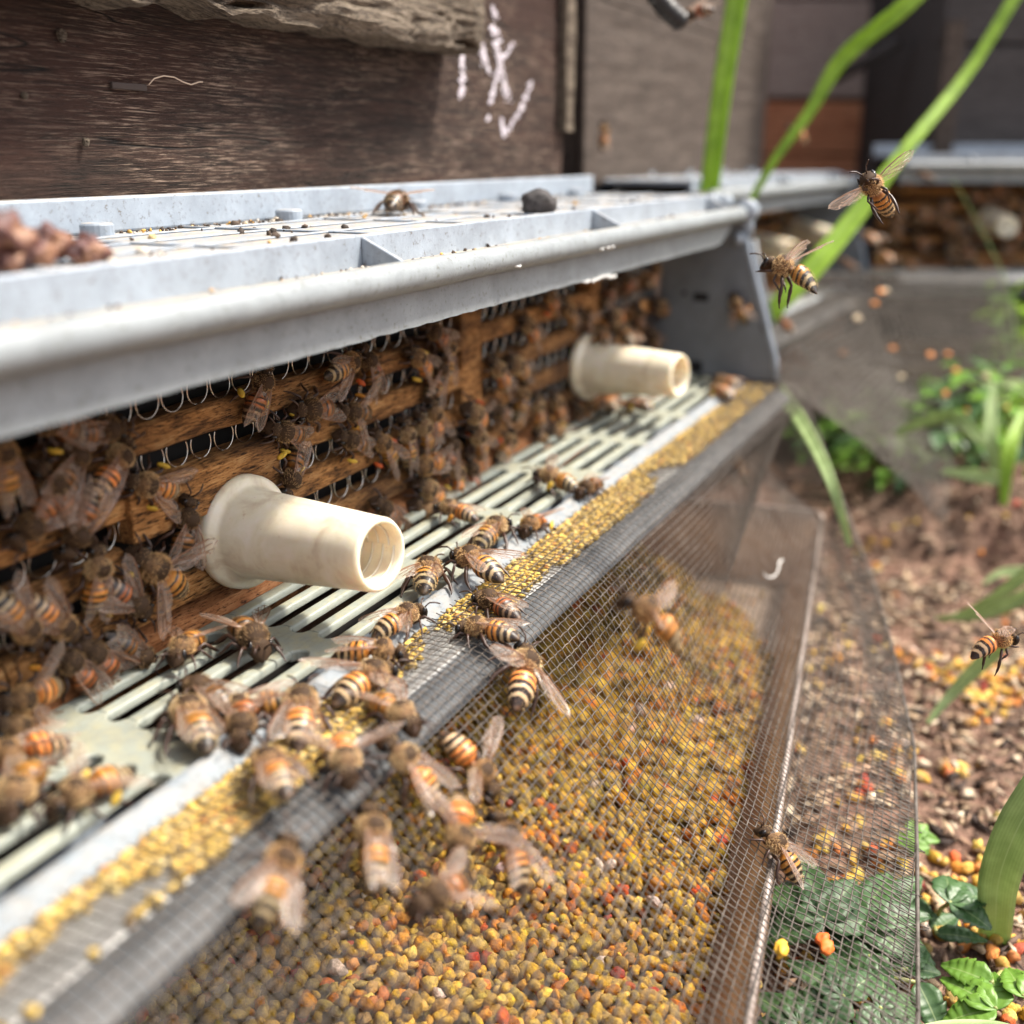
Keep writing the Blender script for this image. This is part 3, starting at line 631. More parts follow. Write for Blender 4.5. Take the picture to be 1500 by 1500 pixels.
for q in lines:
    if abs(q[-1][0] - q[0][0]) < 1.0 and len(q) > 9 and q[-1][1] < 7:
        h_ = q[-6:][::-1].copy(); h_[:, 0] += .07; h_[:, 2] += np.linspace(.0, .10, 6); hem.append(np.vstack([q[-1] + (.02, 0, 0), h_]))
        if rng.random() < .5: e_ = q[-1] - q[-2]; hem.append(np.array([q[-1], q[-1] + e_ * rng.uniform(.3, 1.1) + rng.normal(0, .03, 3)]))
V, F = tubes_np(lines + hem, .0122)
scr = empty('mesh_screen', (20, 5, -2), 'woven grey metal mesh sheet draped from the grate over the pollen tray', 'mesh screen')
link('wire_cloth', np_mesh('wire_cloth', V, F, M_WIRE), scr, -scr.location)
m = MB(); edge = []
for x in np.arange(3, 38.3, .3):
    P_ = mprof(x); edge.append((x, P_[-1, 0], P_[-1, 1]))
m.tube(edge, .04, 6); m.build('folded_edge', M_WIRE, scr, -scr.location, smooth=True)
def zM(x, y):
    P_ = mprof(x); return float(np.interp(-y, -P_[:, 0], P_[:, 1]))
# mesh aprons of the two further traps (coarser wires, they are out of focus)
NET = {}
for kx, (xa_, xb_) in enumerate(((2.0, 24.0), (-5.0, 6.8))): NET[kx] = tubes_np(screen_lines(.33, xa_, xb_)[0], .024 if kx == 0 else .034, 4)
for Mx, lab in ((MH2, 'blurred mesh apron hanging from the second trap, beyond the end panel'), (MH3, 'blurred dark mesh apron sloping towards the camera from the far right trap')):
    s2 = empty('mesh_screen', (0, 0, 0), lab, 'mesh screen', mat=Mx @ Matrix.Translation((15, 5, -2)))
    link('wire_cloth', np_mesh('wire_cloth', *NET[0 if Mx is MH2 else 1], M_WIRE), s2, Vector((-15, -5, 2)))
    if Mx is MH2: continue
    t2 = empty('pollen_tray', (0, 0, 0), 'blurred brown tray under the ' + ('second' if Mx is MH2 else 'far right') + ' trap apron', 'tray', mat=Mx @ Matrix.Translation((15, 6, -6.8)))
    xt = -.5 if Mx is MH2 else -3.5
    m = MB(); m.rings([np.array([(a_ - 15, b_ - 6, z + 6.8) for a_, b_ in ((xt + o, 2.0 + o), (24 - o, 2.0 + o), (24 - o, 11 - o), (xt + o, 11 - o))]) for z, o in ((-4.0, 0), (-4.9, .5))], cap=False); m.f.append((4, 5, 6, 7)); m.m.append(0)
    m.build('tray_body', M_TRAY2, t2, fix=False)
# ------------------------------------------------------------------ fallen pollen and litter on the soil
P = []; R_ = []
for i in range(2300):
    x = rng.uniform(14, 46) if i % 2 else rng.uniform(17, 36); y = rng.uniform(-9, 6) if i % 2 else rng.normal(.2, 1.3)
    if fbm(x * .25, y * .3, 31) + .25 - abs(y - .2) * .03 < rng.random() * .9: continue
    P.append((x, y, ground_z(x, y) + .10)); R_.append(rng.uniform(.08, .17))
w_ = np.array([.1, .05, .2, .03, .15, .12, .10, .02, .2, .03]); w_ /= w_.sum()
c = pcol(len(P), w_); c = c * 1.15 + .03
pellets('fallen_pollen', np.array(P), np.array(R_), np.clip(c, 0, .85), 'spilled yellow and orange pollen pellets scattered on the soil beside the mesh', 'pollen')
# dry straw, husks and soil crumbs
V = []; F = []; C = []; k = 0
for i in range(9000):
    if i % 2: x = rng.uniform(13, 42); y = rng.uniform(-10, 7)
    else: x = rng.uniform(30, 75); y = rng.uniform(-14, 9)
    L_ = rng.uniform(.15, .9) * (1 if i % 5 else 1.9); wd = rng.uniform(.03, .09) * (1 if i % 3 else 2.2); a_ = rng.uniform(0, 6.28); z = ground_z(x, y) + rng.uniform(.02, .16)
    dx, dy = math.cos(a_) * L_ / 2, math.sin(a_) * L_ / 2; nx_, ny_ = -math.sin(a_) * wd, math.cos(a_) * wd; tz = rng.uniform(-.12, .12); h = wd * .5
    V += [(x - dx, y - dy, z - tz), (x + nx_, y + ny_, z + .02), (x + dx, y + dy, z + tz), (x - nx_, y - ny_, z + .02), (x, y, z + h + .02), (x, y, z - h)]
    F += [(0 + k, 1 + k, 4 + k), (1 + k, 2 + k, 4 + k), (2 + k, 3 + k, 4 + k), (3 + k, 0 + k, 4 + k), (1 + k, 0 + k, 5 + k), (2 + k, 1 + k, 5 + k), (3 + k, 2 + k, 5 + k), (0 + k, 3 + k, 5 + k)]
    cc = [(.50, .38, .26), (.32, .22, .15), (.66, .56, .43), (.12, .08, .06), (.05, .035, .03), (.40, .27, .19)][rng.choice(6, p=[.2, .2, .14, .2, .14, .12])]; C += [(*(np.array(cc) * rng.uniform(.7, 1.2)), 1)] * 6; k += 6
me = np_mesh('leaf_litter', np.array(V), np.array(F), M_LITTER, False); at_ = me.attributes.new('tint', 'FLOAT_COLOR', 'POINT'); at_.data.foreach_set('color', np.array(C).ravel())
tag(link('leaf_litter', me), 'dry straw, husks and dark crumbs covering the soil', 'litter', kind='stuff')
# soil clods
n_ = 900; P = []; 
for i in range(n_):
    x = rng.uniform(14, 70); y = rng.uniform(-12, 8); P.append((x, y, ground_z(x, y) + .03))
c = np.array([(.15, .09, .065)]) * rng.uniform(.4, 1.9, (n_, 1)); pellets('soil_clods', np.array(P), rng.uniform(.05, .20, n_), c, 'crumbly reddish brown soil clods', 'soil', base=ICO2, mat=M_LITTER)
# single coloured pellets that can be told apart
def one_pellet(p, r, c, lab, group=None, n='pollen_pellet'):
    T = pellet_templates(ICO3, 1, seed=int(abs(p[0]) * 977) % 9999)[0] * np.array(r); m = MB(); m.add(T, ICO3[1].tolist())
    o = m.build(n, None or N('pellet_colour').col(c).set(Roughness=.6).m, smooth=True, fix=False); o.location = p; tag(o, lab, 'pollen pellet', group)
def on_mesh(u, v, off=.12):
    d = ray(u, v); d /= np.linalg.norm(d); t = 6.0
    while t < 60:
        p = CAM + d * t
        if p[2] - off < zM(p[0], p[1]) and p[1] < 8.5: return p
        t += .03
    return CAM + d * 20
one_pellet(on_mesh(1145, 1390), (.16, .11, .1), (.75, .42, .04), 'yellow pollen pellet lying on the mesh low at the right')
one_pellet(on_mesh(1205, 1376), (.11, .1, .1), (.7, .13, .02), 'upper of the two touching orange-red pellets on the mesh')
one_pellet(on_mesh(1211, 1387), (.13, .11, .1), (.7, .16, .02), 'lower of the two touching orange-red pellets on the mesh')
m = MB(); pp = [on_mesh(u, v, .08) for u, v in ((1118, 838), (1122, 845), (1130, 846), (1137, 842), (1141, 832), (1141, 824), (1146, 820))]
m.tube(pp, [.012, .02, .024, .018, .02, .028, .024], 5); tag(m.build('plant_fibre', N('white_fibre').col((.75, .72, .68)).set(Roughness=.6).m, smooth=True), 'short pale hooked fibre lying on the mesh above the tray corner', 'fibre')
for i in range(14):
    u = [1320, 1400, 1362, 1307, 1256, 1235, 1290, 1384, 1444, 1418, 1388, 1475, 1297, 1281][i]; v = [552, 543, 520, 510, 466, 517, 427, 577, 550, 603, 519, 598, 426, 445][i]
    p = depth(u, v, 50 + rnd.uniform(-2, 2)); q = MH3.inverted() @ Vector(p)
    p = MH3 @ Vector((q.x, q.y, zM(q.x, q.y) + .1)) if -5 < q.x < 6.8 and 1 < q.y < 8.3 else p
    one_pellet(p, (.17, .16, .14), (.72, .26, .06) if i % 4 else (.75, .6, .4), 'blurred orange pellet resting on the far mesh apron' if i % 4 else 'blurred pale pellet resting on the far mesh apron', 'pellets on the far mesh apron')
# things on the shelf
for i, (u, v, r) in enumerate(((28, 372, .62), (62, 368, .42), (80, 362, .40), (100, 362, .38), (118, 374, .34), (145, 378, .36), (172, 380, .32), (52, 392, .36), (10, 396, .45), (95, 384, .3))):
    p = at(u, v, z=6.45 if i < 7 else 6.3)
    labs = ['biggest reddish-brown propolis lump at the far left of the shelf', 'tan-topped propolis lump second in the heap', 'round tan propolis lump in the middle of the heap', 'tan propolis lump with a dark side, behind the middle', 'small dull red propolis lump', 'dark red oval propolis lump', 'small flat red propolis lump ending the heap on the right', 'low brown propolis lump in front of the heap', 'dark propolis lump at the very left edge', 'low tan propolis lump in front of the round one']
    V_, F_ = ICO3; sc = r * .50; V_ = V_ * np.array([1.15, .9, .85]) * sc; V_ = V_ * (1 + .8 * np.array([mnoise.noise(Vector(q * 3.4 / sc * .5) + Vector((i * 7, 0, 0))) for q in V_]))[:, None]
    m = MB(); m.add(V_, F_.tolist()); o = m.build('propolis_lump', M_PROP, smooth=True, fix=False); o.location = (p[0] + (.3 if i % 2 else -.2), max(p[1], 10.25) + .25 * (i % 3), 6.27 + sc * (.7 if i > 2 else 1.2)); tag(o, labs[i], 'propolis', 'propolis lumps heaped on the shelf')
p = at(790, 290, z=6.6); m = MB(); V_, F_ = ICO3; V_ = V_ * np.array([.55, .35, .3]); V_ = V_ * (1 + .3 * np.array([mnoise.noise(Vector(q * 4)) for q in V_]))[:, None]; m.add(V_, F_.tolist())
o = m.build('dark_lump', W_HIVE3, smooth=True, fix=False); o.location = (p[0], min(p[1], 13.8), 6.5); tag(o, 'dark rounded lump on the shelf near its far end', 'lump')
P = []; R_ = []; C = []
for i in range(900):
    if i % 3: x = rng.uniform(8, 37); y = 14.2 - abs(rng.normal(0, .35)); z = 6.27
    elif i % 2: x = rng.uniform(5, 36); y = rng.uniform(9.45, 9.78); z = 5.82
    else: x = rng.uniform(10, 36); y = rng.uniform(10, 14); z = 6.27
    if fbm(x * .5, y * .6, 14) < -.05: continue
    P.append((x, y, z)); R_.append(rng.uniform(.012, .05) if i % 12 else rng.uniform(.05, .1)); C.append([(.10, .075, .06), (.05, .04, .035), (.55, .42, .22), (.6, .36, .10), (.6, .55, .48)][rng.choice(5, p=[.4, .25, .15, .1, .1])])
pellets('shelf_debris', np.array(P), np.array(R_), np.array(C), 'dark grit and a few pale crumbs along the corners of the shelf', 'debris', base=ico(1), mat=M_LITTER)

# ------------------------------------------------------------------ plants
def blade(name, pts, wid, lab, mat, fold=.25, n=40, twist=0.0, cat='grass blade', group=None, up=None):
    P_ = [Vector(p) for p in pts]; m = MB(); G_ = []; uv = []
    def cr(t):
        k_ = t * (len(P_) - 1); i = min(len(P_) - 2, int(k_)); q = k_ - i
        p0, p1, p2, p3 = P_[max(0, i - 1)], P_[i], P_[i + 1], P_[min(len(P_) - 1, i + 2)]
        return .5 * ((2 * p1) + (p2 - p0) * q + (2 * p0 - 5 * p1 + 4 * p2 - p3) * q * q + (3 * p1 - p0 - 3 * p2 + p3) * q ** 3)
    for i in range(n + 1):
        t = i / n; c = cr(t); tg = (cr(min(1, t + .02)) - cr(max(0, t - .02))).normalized()
        vw = (Vector(CAM) - c).normalized() if up is None else Vector(up)
        vw = Matrix.Rotation(twist * t, 3, tg) @ vw
        s_ = tg.cross(vw).normalized(); nn = s_.cross(tg).normalized()
        wd = wid[0] * (1 - t) + wid[1] * t if len(wid) == 2 else np.interp(t, np.linspace(0, 1, len(wid)), wid)
        G_.append([c + s_ * wd * a_ + nn * wd * fold * abs(a_) for a_ in (-.5, -.3, -.1, 0, .1, .3, .5)]); uv.append(t)
    G_ = np.array(G_); m.grid(G_); me = m.mesh(name, mat, True)
    ul = me.uv_layers.new(name='UVMap'); nc = G_.shape[1]
    idx = np.zeros(len(me.loops), int); me.loops.foreach_get('vertex_index', idx)
    ul.data.foreach_set('uv', np.stack([(idx % nc) / (nc - 1), (idx // nc) / n * 4], 1).ravel())
    o = link(name, me); sol = o.modifiers.new('thickness', 'SOLIDIFY'); sol.thickness = .02
    if lab: tag(o, lab, cat, group)
    return o
D = depth
blade('grass_blade', [D(1092, -90, 41), D(1076, 20, 41.5), D(1058, 130, 42), D(1040, 275, 43), D(1030, 400, 45), D(1020, 600, 50)], (.78, .76, .70, .5), 'wide bright green grass blade standing upright, leftmost of the three', M_GRASS)
blade('grass_blade', [D(1400, -70, 40), D(1330, 5, 40), D(1235, 85, 41), D(1185, 165, 41.5), D(1125, 250, 42), D(1085, 345, 43), D(1060, 560, 46)], (.60, .62, .60, .44, .28, .22, .22), 'curved bright green grass blade arching up to the right, the middle one', M_GRASS)
blade('grass_blade', [D(1520, -60, 44), D(1478, 10, 44), D(1415, 110, 44), D(1330, 215, 43), D(1255, 315, 42.5), D(1190, 395, 42), D(1125, 468, 42), D(1070, 560, 43)], (.50, .48, .46, .50, .74, .86, .70, .45), 'long grass blade running diagonally behind the flying bees, rightmost of the three', M_GRASS, twist=.5)
blade('grass_blade', [D(1140, 572, 40), D(1175, 620, 36), D(1215, 700, 33), D(1245, 800, 33)], (.5, .42, .32, .15), 'greyish green blade seen through the mesh at its far end', M_GRASS2)
blade('grass_blade', [D(1530, 1150, 20), D(1490, 1215, 20.5), D(1463, 1290, 21.3), D(1456, 1370, 22.5), D(1440, 1435, 24.3)], (.72, .74, .72, .6, .40), 'broad pale green blade curving down at the lower right edge', M_GRASS2, fold=.15)
blade('grass_blade', [D(1290, 1530, 18), D(1380, 1512, 18.5), D(1460, 1512, 19), D(1530, 1530, 19.5)], (.2, .35, .35, .25), 'pale green blade lying along the bottom edge at the right', M_GRASS2)
blade('grass_blade', [D(1358, 1060, 30), D(1400, 1010, 30), D(1452, 958, 29.5), D(1475, 940, 29)], (.1, .3, .45, .2), 'short pale green blade below the bee at the right edge', M_GRASS2)
for i, q in enumerate((((1370, 905, 34), (1440, 900, 33), (1520, 865, 32)), ((1380, 910, 35), (1450, 880, 34), (1530, 820, 33)), ((1440, 855, 40), (1470, 838, 40), (1520, 840, 40)))):
    blade('grass_blade', [D(*p) for p in q], (.08, .3, .5), ['pale leaf streak just above the bee at the right edge, the lower one', 'pale leaf streak above the bee at the right edge, the upper one', 'small pale green leaf with a pink stalk at the right edge'][i], M_GRASS2)
# blurred clumps of ground plants
def clump_plant(u, v, lab, n, hgt, spread, mats, seed, base=None):
    r_ = random.Random(seed); p0 = at(u, v, z=-7.8) if base is None else np.array(base); gz = ground_z(p0[0], p0[1]); root = empty('weed_plant', (p0[0], p0[1], gz), lab, 'plant')
    ms = [MB(), MB()]; uvs = [[], []]
    for i in range(n):
        a_ = r_.uniform(0, 6.28); r0 = spread * math.sqrt(r_.random()); h = hgt * r_.uniform(.3, 1.1); L_ = r_.uniform(.5, 1.5); wd = L_ * r_.uniform(.28, .55)
        c = Vector((math.cos(a_) * r0, math.sin(a_) * r0, h)); dr = Vector((math.cos(a_ + r_.uniform(-1, 1)), math.sin(a_ + r_.uniform(-1, 1)), r_.uniform(-.5, .6))).normalized(); s_ = dr.cross(Vector((0, 0, 1))).normalized(); nn = s_.cross(dr)
        G_ = []
        for k_ in range(6):
            t = k_ / 5; wv = wd * math.sin(math.pi * min(.97, t * .9 + .06)) * .5
            G_.append([c + dr * L_ * t + s_ * wv * q - nn * (L_ * .25 * t * t) + nn * abs(q) * wv * .3 for q in (-1, 0, 1)])
        ms[i % 2].grid(np.array(G_))
    for j in (0, 1): ms[j].build('foliage', mats[j], root, fix=False, smooth=True)
    m = MB()
    for i in range(10):
        a_ = r_.uniform(0, 6.28); rr = spread * r_.uniform(.1, .9); m.tube([(0, 0, -.3), (math.cos(a_) * rr * .5, math.sin(a_) * rr * .5, hgt * .5), (math.cos(a_) * rr, math.sin(a_) * rr, hgt * r_.uniform(.6, 1))], .06, 5)
    m.build('stem', M_STEM, root, smooth=True); return root
clump_plant(1290, 700, 'blurred low green weeds in the shade where the second mesh ends', 190, 3.4, 4.5, (M_HERB, M_HERBL), 3)
clump_plant(1370, 730, 'blurred green weeds behind the red soil mound', 200, 3.4, 4.5, (M_HERB, M_HERBL), 4)
clump_plant(1460, 730, 'blurred taller green weeds at the right edge above the soil mound', 220, 5.0, 4.2, (M_HERBL, M_HERB), 5)
clump_plant(1495, 560, 'bright yellow-green weeds at the right edge beside the far mesh apron', 320, 7.5, 2.8, (M_GRASS, M_HERBL), 6, base=(66, -.8, 0))
clump_plant(1500, 640, 'light green weed tuft at the right edge in the middle distance', 190, 4.2, 2.6, (M_GRASS, M_GRASS2), 16, base=(56, -1.2, 0))
clump_plant(1250, 640, 'dark green weeds in the shade under the far aprons', 100, 2.5, 5.0, (M_HERB, M_HERB), 7, base=(62, 7, 0))
for i, q in enumerate((((1300, 640, 46), (1390, 610, 44), (1440, 650, 42)), ((1455, 560, 46), (1450, 640, 45), (1462, 690, 45)), ((1380, 690, 44), (1450, 700, 44), (1500, 712, 44)), ((1500, 600, 44), (1478, 660, 43), (1470, 740, 43)), ((1395, 260, 52), (1445, 350, 52), (1478, 430, 51), (1490, 520, 50)))):
    blade('grass_blade', [D(*p) for p in q], (.15, .6, .25) if i < 4 else (.02, .05, .06, .05), ['blurred pale blade arching over the weeds beside the far apron', 'blurred pale blade standing in the weeds', 'thin blurred pale stalk lying across the weeds', 'blurred green blade at the right edge', 'thin pale tendril hanging by the round tube end'][i], M_GRASS2 if i != 3 else M_GRASS)
# toothed herb (three- and five-part leaves) at the lower right
def leaflet(mb, c, dr, nn, L_, wd, teeth=6, fold=.3, droop=.25):
    dr = Vector(dr).normalized(); nn = Vector(nn); s_ = dr.cross(nn).normalized(); nn = s_.cross(dr).normalized(); c = Vector(c)
    n = teeth * 4; cols_ = []
    for i in range(n + 1):
        t = i / n; env = (math.sin(math.pi * min(1, t ** .75)) ** .8) * (1 if t < .98 else .3); tooth = 1 - .26 * ((t * teeth) % 1.0) if t > .25 else 1
        wv = wd * .5 * env * tooth; fwd = (.05 * L_ * ((t * teeth) % 1.0)) if t > .25 else 0
        mid = c + dr * L_ * t - nn * droop * L_ * t * t
        row = []
        for q in (-1, -.55, 0, .55, 1):
            rip = .010 * L_ * math.sin(t * teeth * 6.28 - abs(q) * 3) * abs(q)
            row.append(mid + s_ * wv * q + dr * (fwd * abs(q) - .02) + nn * (abs(q) * wv * fold + rip))
        cols_.append(row)
    mb.grid(np.array(cols_))
def leaf_uv(me):
    ul = me.uv_layers.new(name='UVMap'); idx = np.zeros(len(me.loops), int); me.loops.foreach_get('vertex_index', idx)
    ul.data.foreach_set('uv', np.stack([(idx % 5) / 4.0, ((idx // 5) % 60) / 25.0], 1).ravel())
def herb(lab, base, leaves, mat):
    root = empty('toothed_herb', base, lab, 'plant'); b = Vector(base); ms = MB()
    for (c, dr, L_, wd, n5) in leaves:
        c = Vector(c); dr = Vector(dr).normalized(); mb = MB(); vw = (Vector(CAM) - c).normalized(); nn = (vw * .7 + Vector((0, 0, 1)) * .8 + Vector((rnd.uniform(-.3, .3), rnd.uniform(-.3, .3), 0))).normalized()
        dr = (dr - nn * dr.dot(nn)).normalized()
        angs = {3: (-55, 0, 55), 5: (-100, -50, 0, 50, 100), 1: (0,)}[n5]
        for a_ in angs:
            d2 = Matrix.Rotation(math.radians(a_), 3, nn) @ dr; leaflet(mb, c - b, d2, nn, L_ * (1 if a_ == 0 else .85), wd, 7)
        me = mb.mesh('leaf', mat, True); leaf_uv(me); o = link('leaf', me, root)
        sol = o.modifiers.new('thickness', 'SOLIDIFY'); sol.thickness = .012
        ms.tube([(0, 0, 0), (c - b) * .5 + Vector((0, 0, .25)), c - b], .045, 6)
    ms.build('stem', M_STEM, root, smooth=True); return root
def DH(u, v, h): return at(u, v, z=-7.9 + h)
def sdir(u0, v0, u1, v1, d): return Vector(D(u1, v1, d)) - Vector(D(u0, v0, d))
herb('toothed herb sprouting bright leaves beside the mesh edge at the lower right', D(1362, 1368, 23.6), [
    (D(1392, 1322, 21.8), sdir(1392, 1322, 1425, 1300, 21), 1.0, .75, 3), (D(1372, 1368, 22.3), sdir(1372, 1368, 1445, 1395, 22), .95, .42, 1), (D(1368, 1366, 22.6), sdir(1368, 1366, 1395, 1330, 22), .7, .55, 1),
    (D(1352, 1345, 22.9), sdir(1352, 1345, 1345, 1300, 22), .7, .5, 1), (D(1378, 1385, 23.3), sdir(1378, 1385, 1430, 1420, 22), .9, .6, 1), (D(1378, 1392, 23), sdir(1378, 1392, 1395, 1450, 22), .85, .5, 1)], M_HERB)
herb('bright green toothed leaves at the bottom right corner', D(1475, 1440, 22), [
    (D(1458, 1478, 19.5), sdir(1458, 1478, 1425, 1415, 19), 1.1, .65, 3), (D(1452, 1440, 20), sdir(1452, 1440, 1410, 1400, 20), .9, .6, 1), (D(1500, 1460, 19.5), sdir(1500, 1460, 1520, 1420, 19), .9, .6, 3)], M_HERBL)
herb('small bright toothed sprig poking out past the mesh edge', D(1335, 1260, 25.5), [(D(1340, 1225, 24.4), sdir(1340, 1225, 1370, 1232, 24), .55, .35, 5), (D(1330, 1240, 24.2), sdir(1330, 1240, 1345, 1200, 24), .55, .35, 3)], M_HERBL)
def LF(u, v, u1, v1, h, L_, wd, n5): return (DH(u, v, h), Vector(DH(u1, v1, h)) - Vector(DH(u, v, h)), L_, wd, n5)
herb('dark five-part leaves under the mesh at the bottom right', DH(1240, 1450, .1), [
    LF(1235, 1460, 1200, 1440, 1.2, 1.15, .6, 5), LF(1290, 1478, 1320, 1490, 1.0, 1.1, .6, 5), LF(1345, 1440, 1372, 1478, 1.0, 1.1, .6, 1), LF(1170, 1500, 1140, 1480, 1.0, 1.0, .6, 5), LF(1275, 1400, 1262, 1420, 1.2, .9, .55, 3), LF(1330, 1420, 1350, 1400, .9, .7, .5, 3)], M_HERB)
herb('large toothed leaves under the mesh beside the tray rim', DH(1230, 1370, .1), [
    LF(1205, 1345, 1180, 1295, 1.3, 1.5, .75, 5), LF(1262, 1350, 1290, 1310, 1.2, 1.6, .8, 5), LF(1150, 1345, 1120, 1320, 1.1, 1.1, .6, 5), LF(1215, 1375, 1270, 1390, 1.0, 1.4, .7, 3), LF(1305, 1325, 1335, 1305, 1.0, 1.0, .6, 3), LF(1300, 1370, 1330, 1380, .9, 1.0, .6, 3)], M_HERB)
m = MB(); m.tube([D(1325, 1260, 25), D(1332, 1310, 24.6), D(1345, 1345, 24.2), D(1365, 1380, 23.8), D(1400, 1405, 23.2), D(1450, 1425, 22.5), D(1500, 1455, 21.8)], [.05, .07, .085, .09, .09, .09, .09], 8)
tag(m.build('runner_stem', M_STEM, smooth=True), 'yellow-green creeping stem running from the mesh edge to the bottom right corner', 'stem')
# ------------------------------------------------------------------ honey bees
def bee_body_mat(dark):
    a = N('bee_body_dark' if dark else 'bee_body'); c = a.coord(); x = a.sep(c)[0]; z = a.sep(c)[2]
    nz = a.noise(c, 6, 4, .6); xx = a.math('ADD', x, a.math('MULTIPLY', a.math('SUBTRACT', nz, .5), .07))
    t = a.math('DIVIDE', a.math('MULTIPLY', xx, -1.0), .70)
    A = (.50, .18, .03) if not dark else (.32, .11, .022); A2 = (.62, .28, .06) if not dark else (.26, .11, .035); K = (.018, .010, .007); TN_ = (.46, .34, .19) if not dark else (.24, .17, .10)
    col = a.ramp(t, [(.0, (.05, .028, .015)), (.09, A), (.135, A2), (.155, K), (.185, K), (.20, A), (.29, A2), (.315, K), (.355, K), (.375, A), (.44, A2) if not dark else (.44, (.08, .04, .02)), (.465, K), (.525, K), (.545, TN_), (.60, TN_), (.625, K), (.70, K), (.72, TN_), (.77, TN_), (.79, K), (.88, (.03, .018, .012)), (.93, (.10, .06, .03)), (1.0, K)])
    oi = a.n('ObjectInfo'); h = a.n('HueSaturation'); a.l(col, h.inputs['Color'])
    a.l(a.math('ADD', a.math('MULTIPLY', oi.outputs['Random'], .024), .486), h.inputs['Hue']); a.l(a.math('ADD', a.math('MULTIPLY', oi.outputs['Random'], -.75), 1.4), h.inputs['Value'])
    a.col(h.outputs[0]).set(Roughness=.38, Subsurface_Weight=.15, Subsurface_Scale=.04); a.bump(a.noise(a.coord((1, .6, .6)), 30, 3), .35, .01); return a.m
M_BEE, M_BEED = bee_body_mat(False), bee_body_mat(True)
a = N('bee_thorax'); h = a.noise(a.coord(), 16, 4, .7); a.col(a.ramp(h, [(.35, (.07, .035, .016)), (.65, (.24, .13, .055))])).set(Roughness=.8); a.bump(h, .6, .02); M_THX = a.m
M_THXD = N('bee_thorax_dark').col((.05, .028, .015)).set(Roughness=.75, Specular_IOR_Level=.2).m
M_EYE = N('bee_eye').col((.010, .007, .006)).set(Roughness=.18).m
M_LEG = N('bee_leg').col((.045, .02, .012)).set(Roughness=.4).m
def fuzz(name, c, r):
    a = N(name); oi = a.n('ObjectInfo'); col = a.ramp(oi.outputs['Random'], [(0, c), (1, r)]); a.col(col).set(Roughness=.7)
    tr = a.n('BsdfTranslucent'); a.l(col, tr.inputs[0]); mx = a.n('MixShader'); mx.inputs[0].default_value = .35; a.l(a.p.outputs[0], mx.inputs[1]); a.l(tr.outputs[0], mx.inputs[2]); a.l(mx.outputs[0], a.out.inputs[0]); return a.m
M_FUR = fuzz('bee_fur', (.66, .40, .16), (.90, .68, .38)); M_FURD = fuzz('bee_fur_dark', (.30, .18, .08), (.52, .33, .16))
a = N('bee_wing'); uv = a.coord(which='UV'); vo = a.n('TexVoronoi', feature='DISTANCE_TO_EDGE'); mp = a.n('Mapping'); mp.inputs['Scale'].default_value = (2.6, 4.5, 1); a.l(uv, mp.inputs[0]); a.l(mp.outputs[0], vo.inputs['Vector']); vo.inputs['Scale'].default_value = 1
vein = a.ramp(vo.outputs['Distance'], [(.02, (1, 1, 1)), (.06, (0, 0, 0))])
ly = a.sep(uv)[1]; lead = a.ramp(ly, [(.05, (1, 1, 1)), (.10, (0, 0, 0))]); vv = a.math('MAXIMUM', vein, lead)
col = a.mix(vv, (1.0, .86, .74), (.22, .10, .045)); a.col(col).set(Roughness=.22); a.p.inputs['Specular IOR Level'].default_value = .9
tr = a.n('BsdfTranslucent'); tr.inputs[0].default_value = (.8, .62, .52, 1); m1 = a.n('MixShader'); m1.inputs[0].default_value = .35; a.l(a.p.outputs[0], m1.inputs[1]); a.l(tr.outputs[0], m1.inputs[2])
tp = a.n('BsdfTransparent'); m2 = a.n('MixShader'); a.l(a.math('ADD', a.math('MULTIPLY', vv, .55), .17, True), m2.inputs[0]); a.l(tp.outputs[0], m2.inputs[1]); a.l(m1.outputs[0], m2.inputs[2]); a.l(m2.outputs[0], a.out.inputs[0])
a.bump(vo.outputs['Distance'], .4, .01); M_WING = a.m

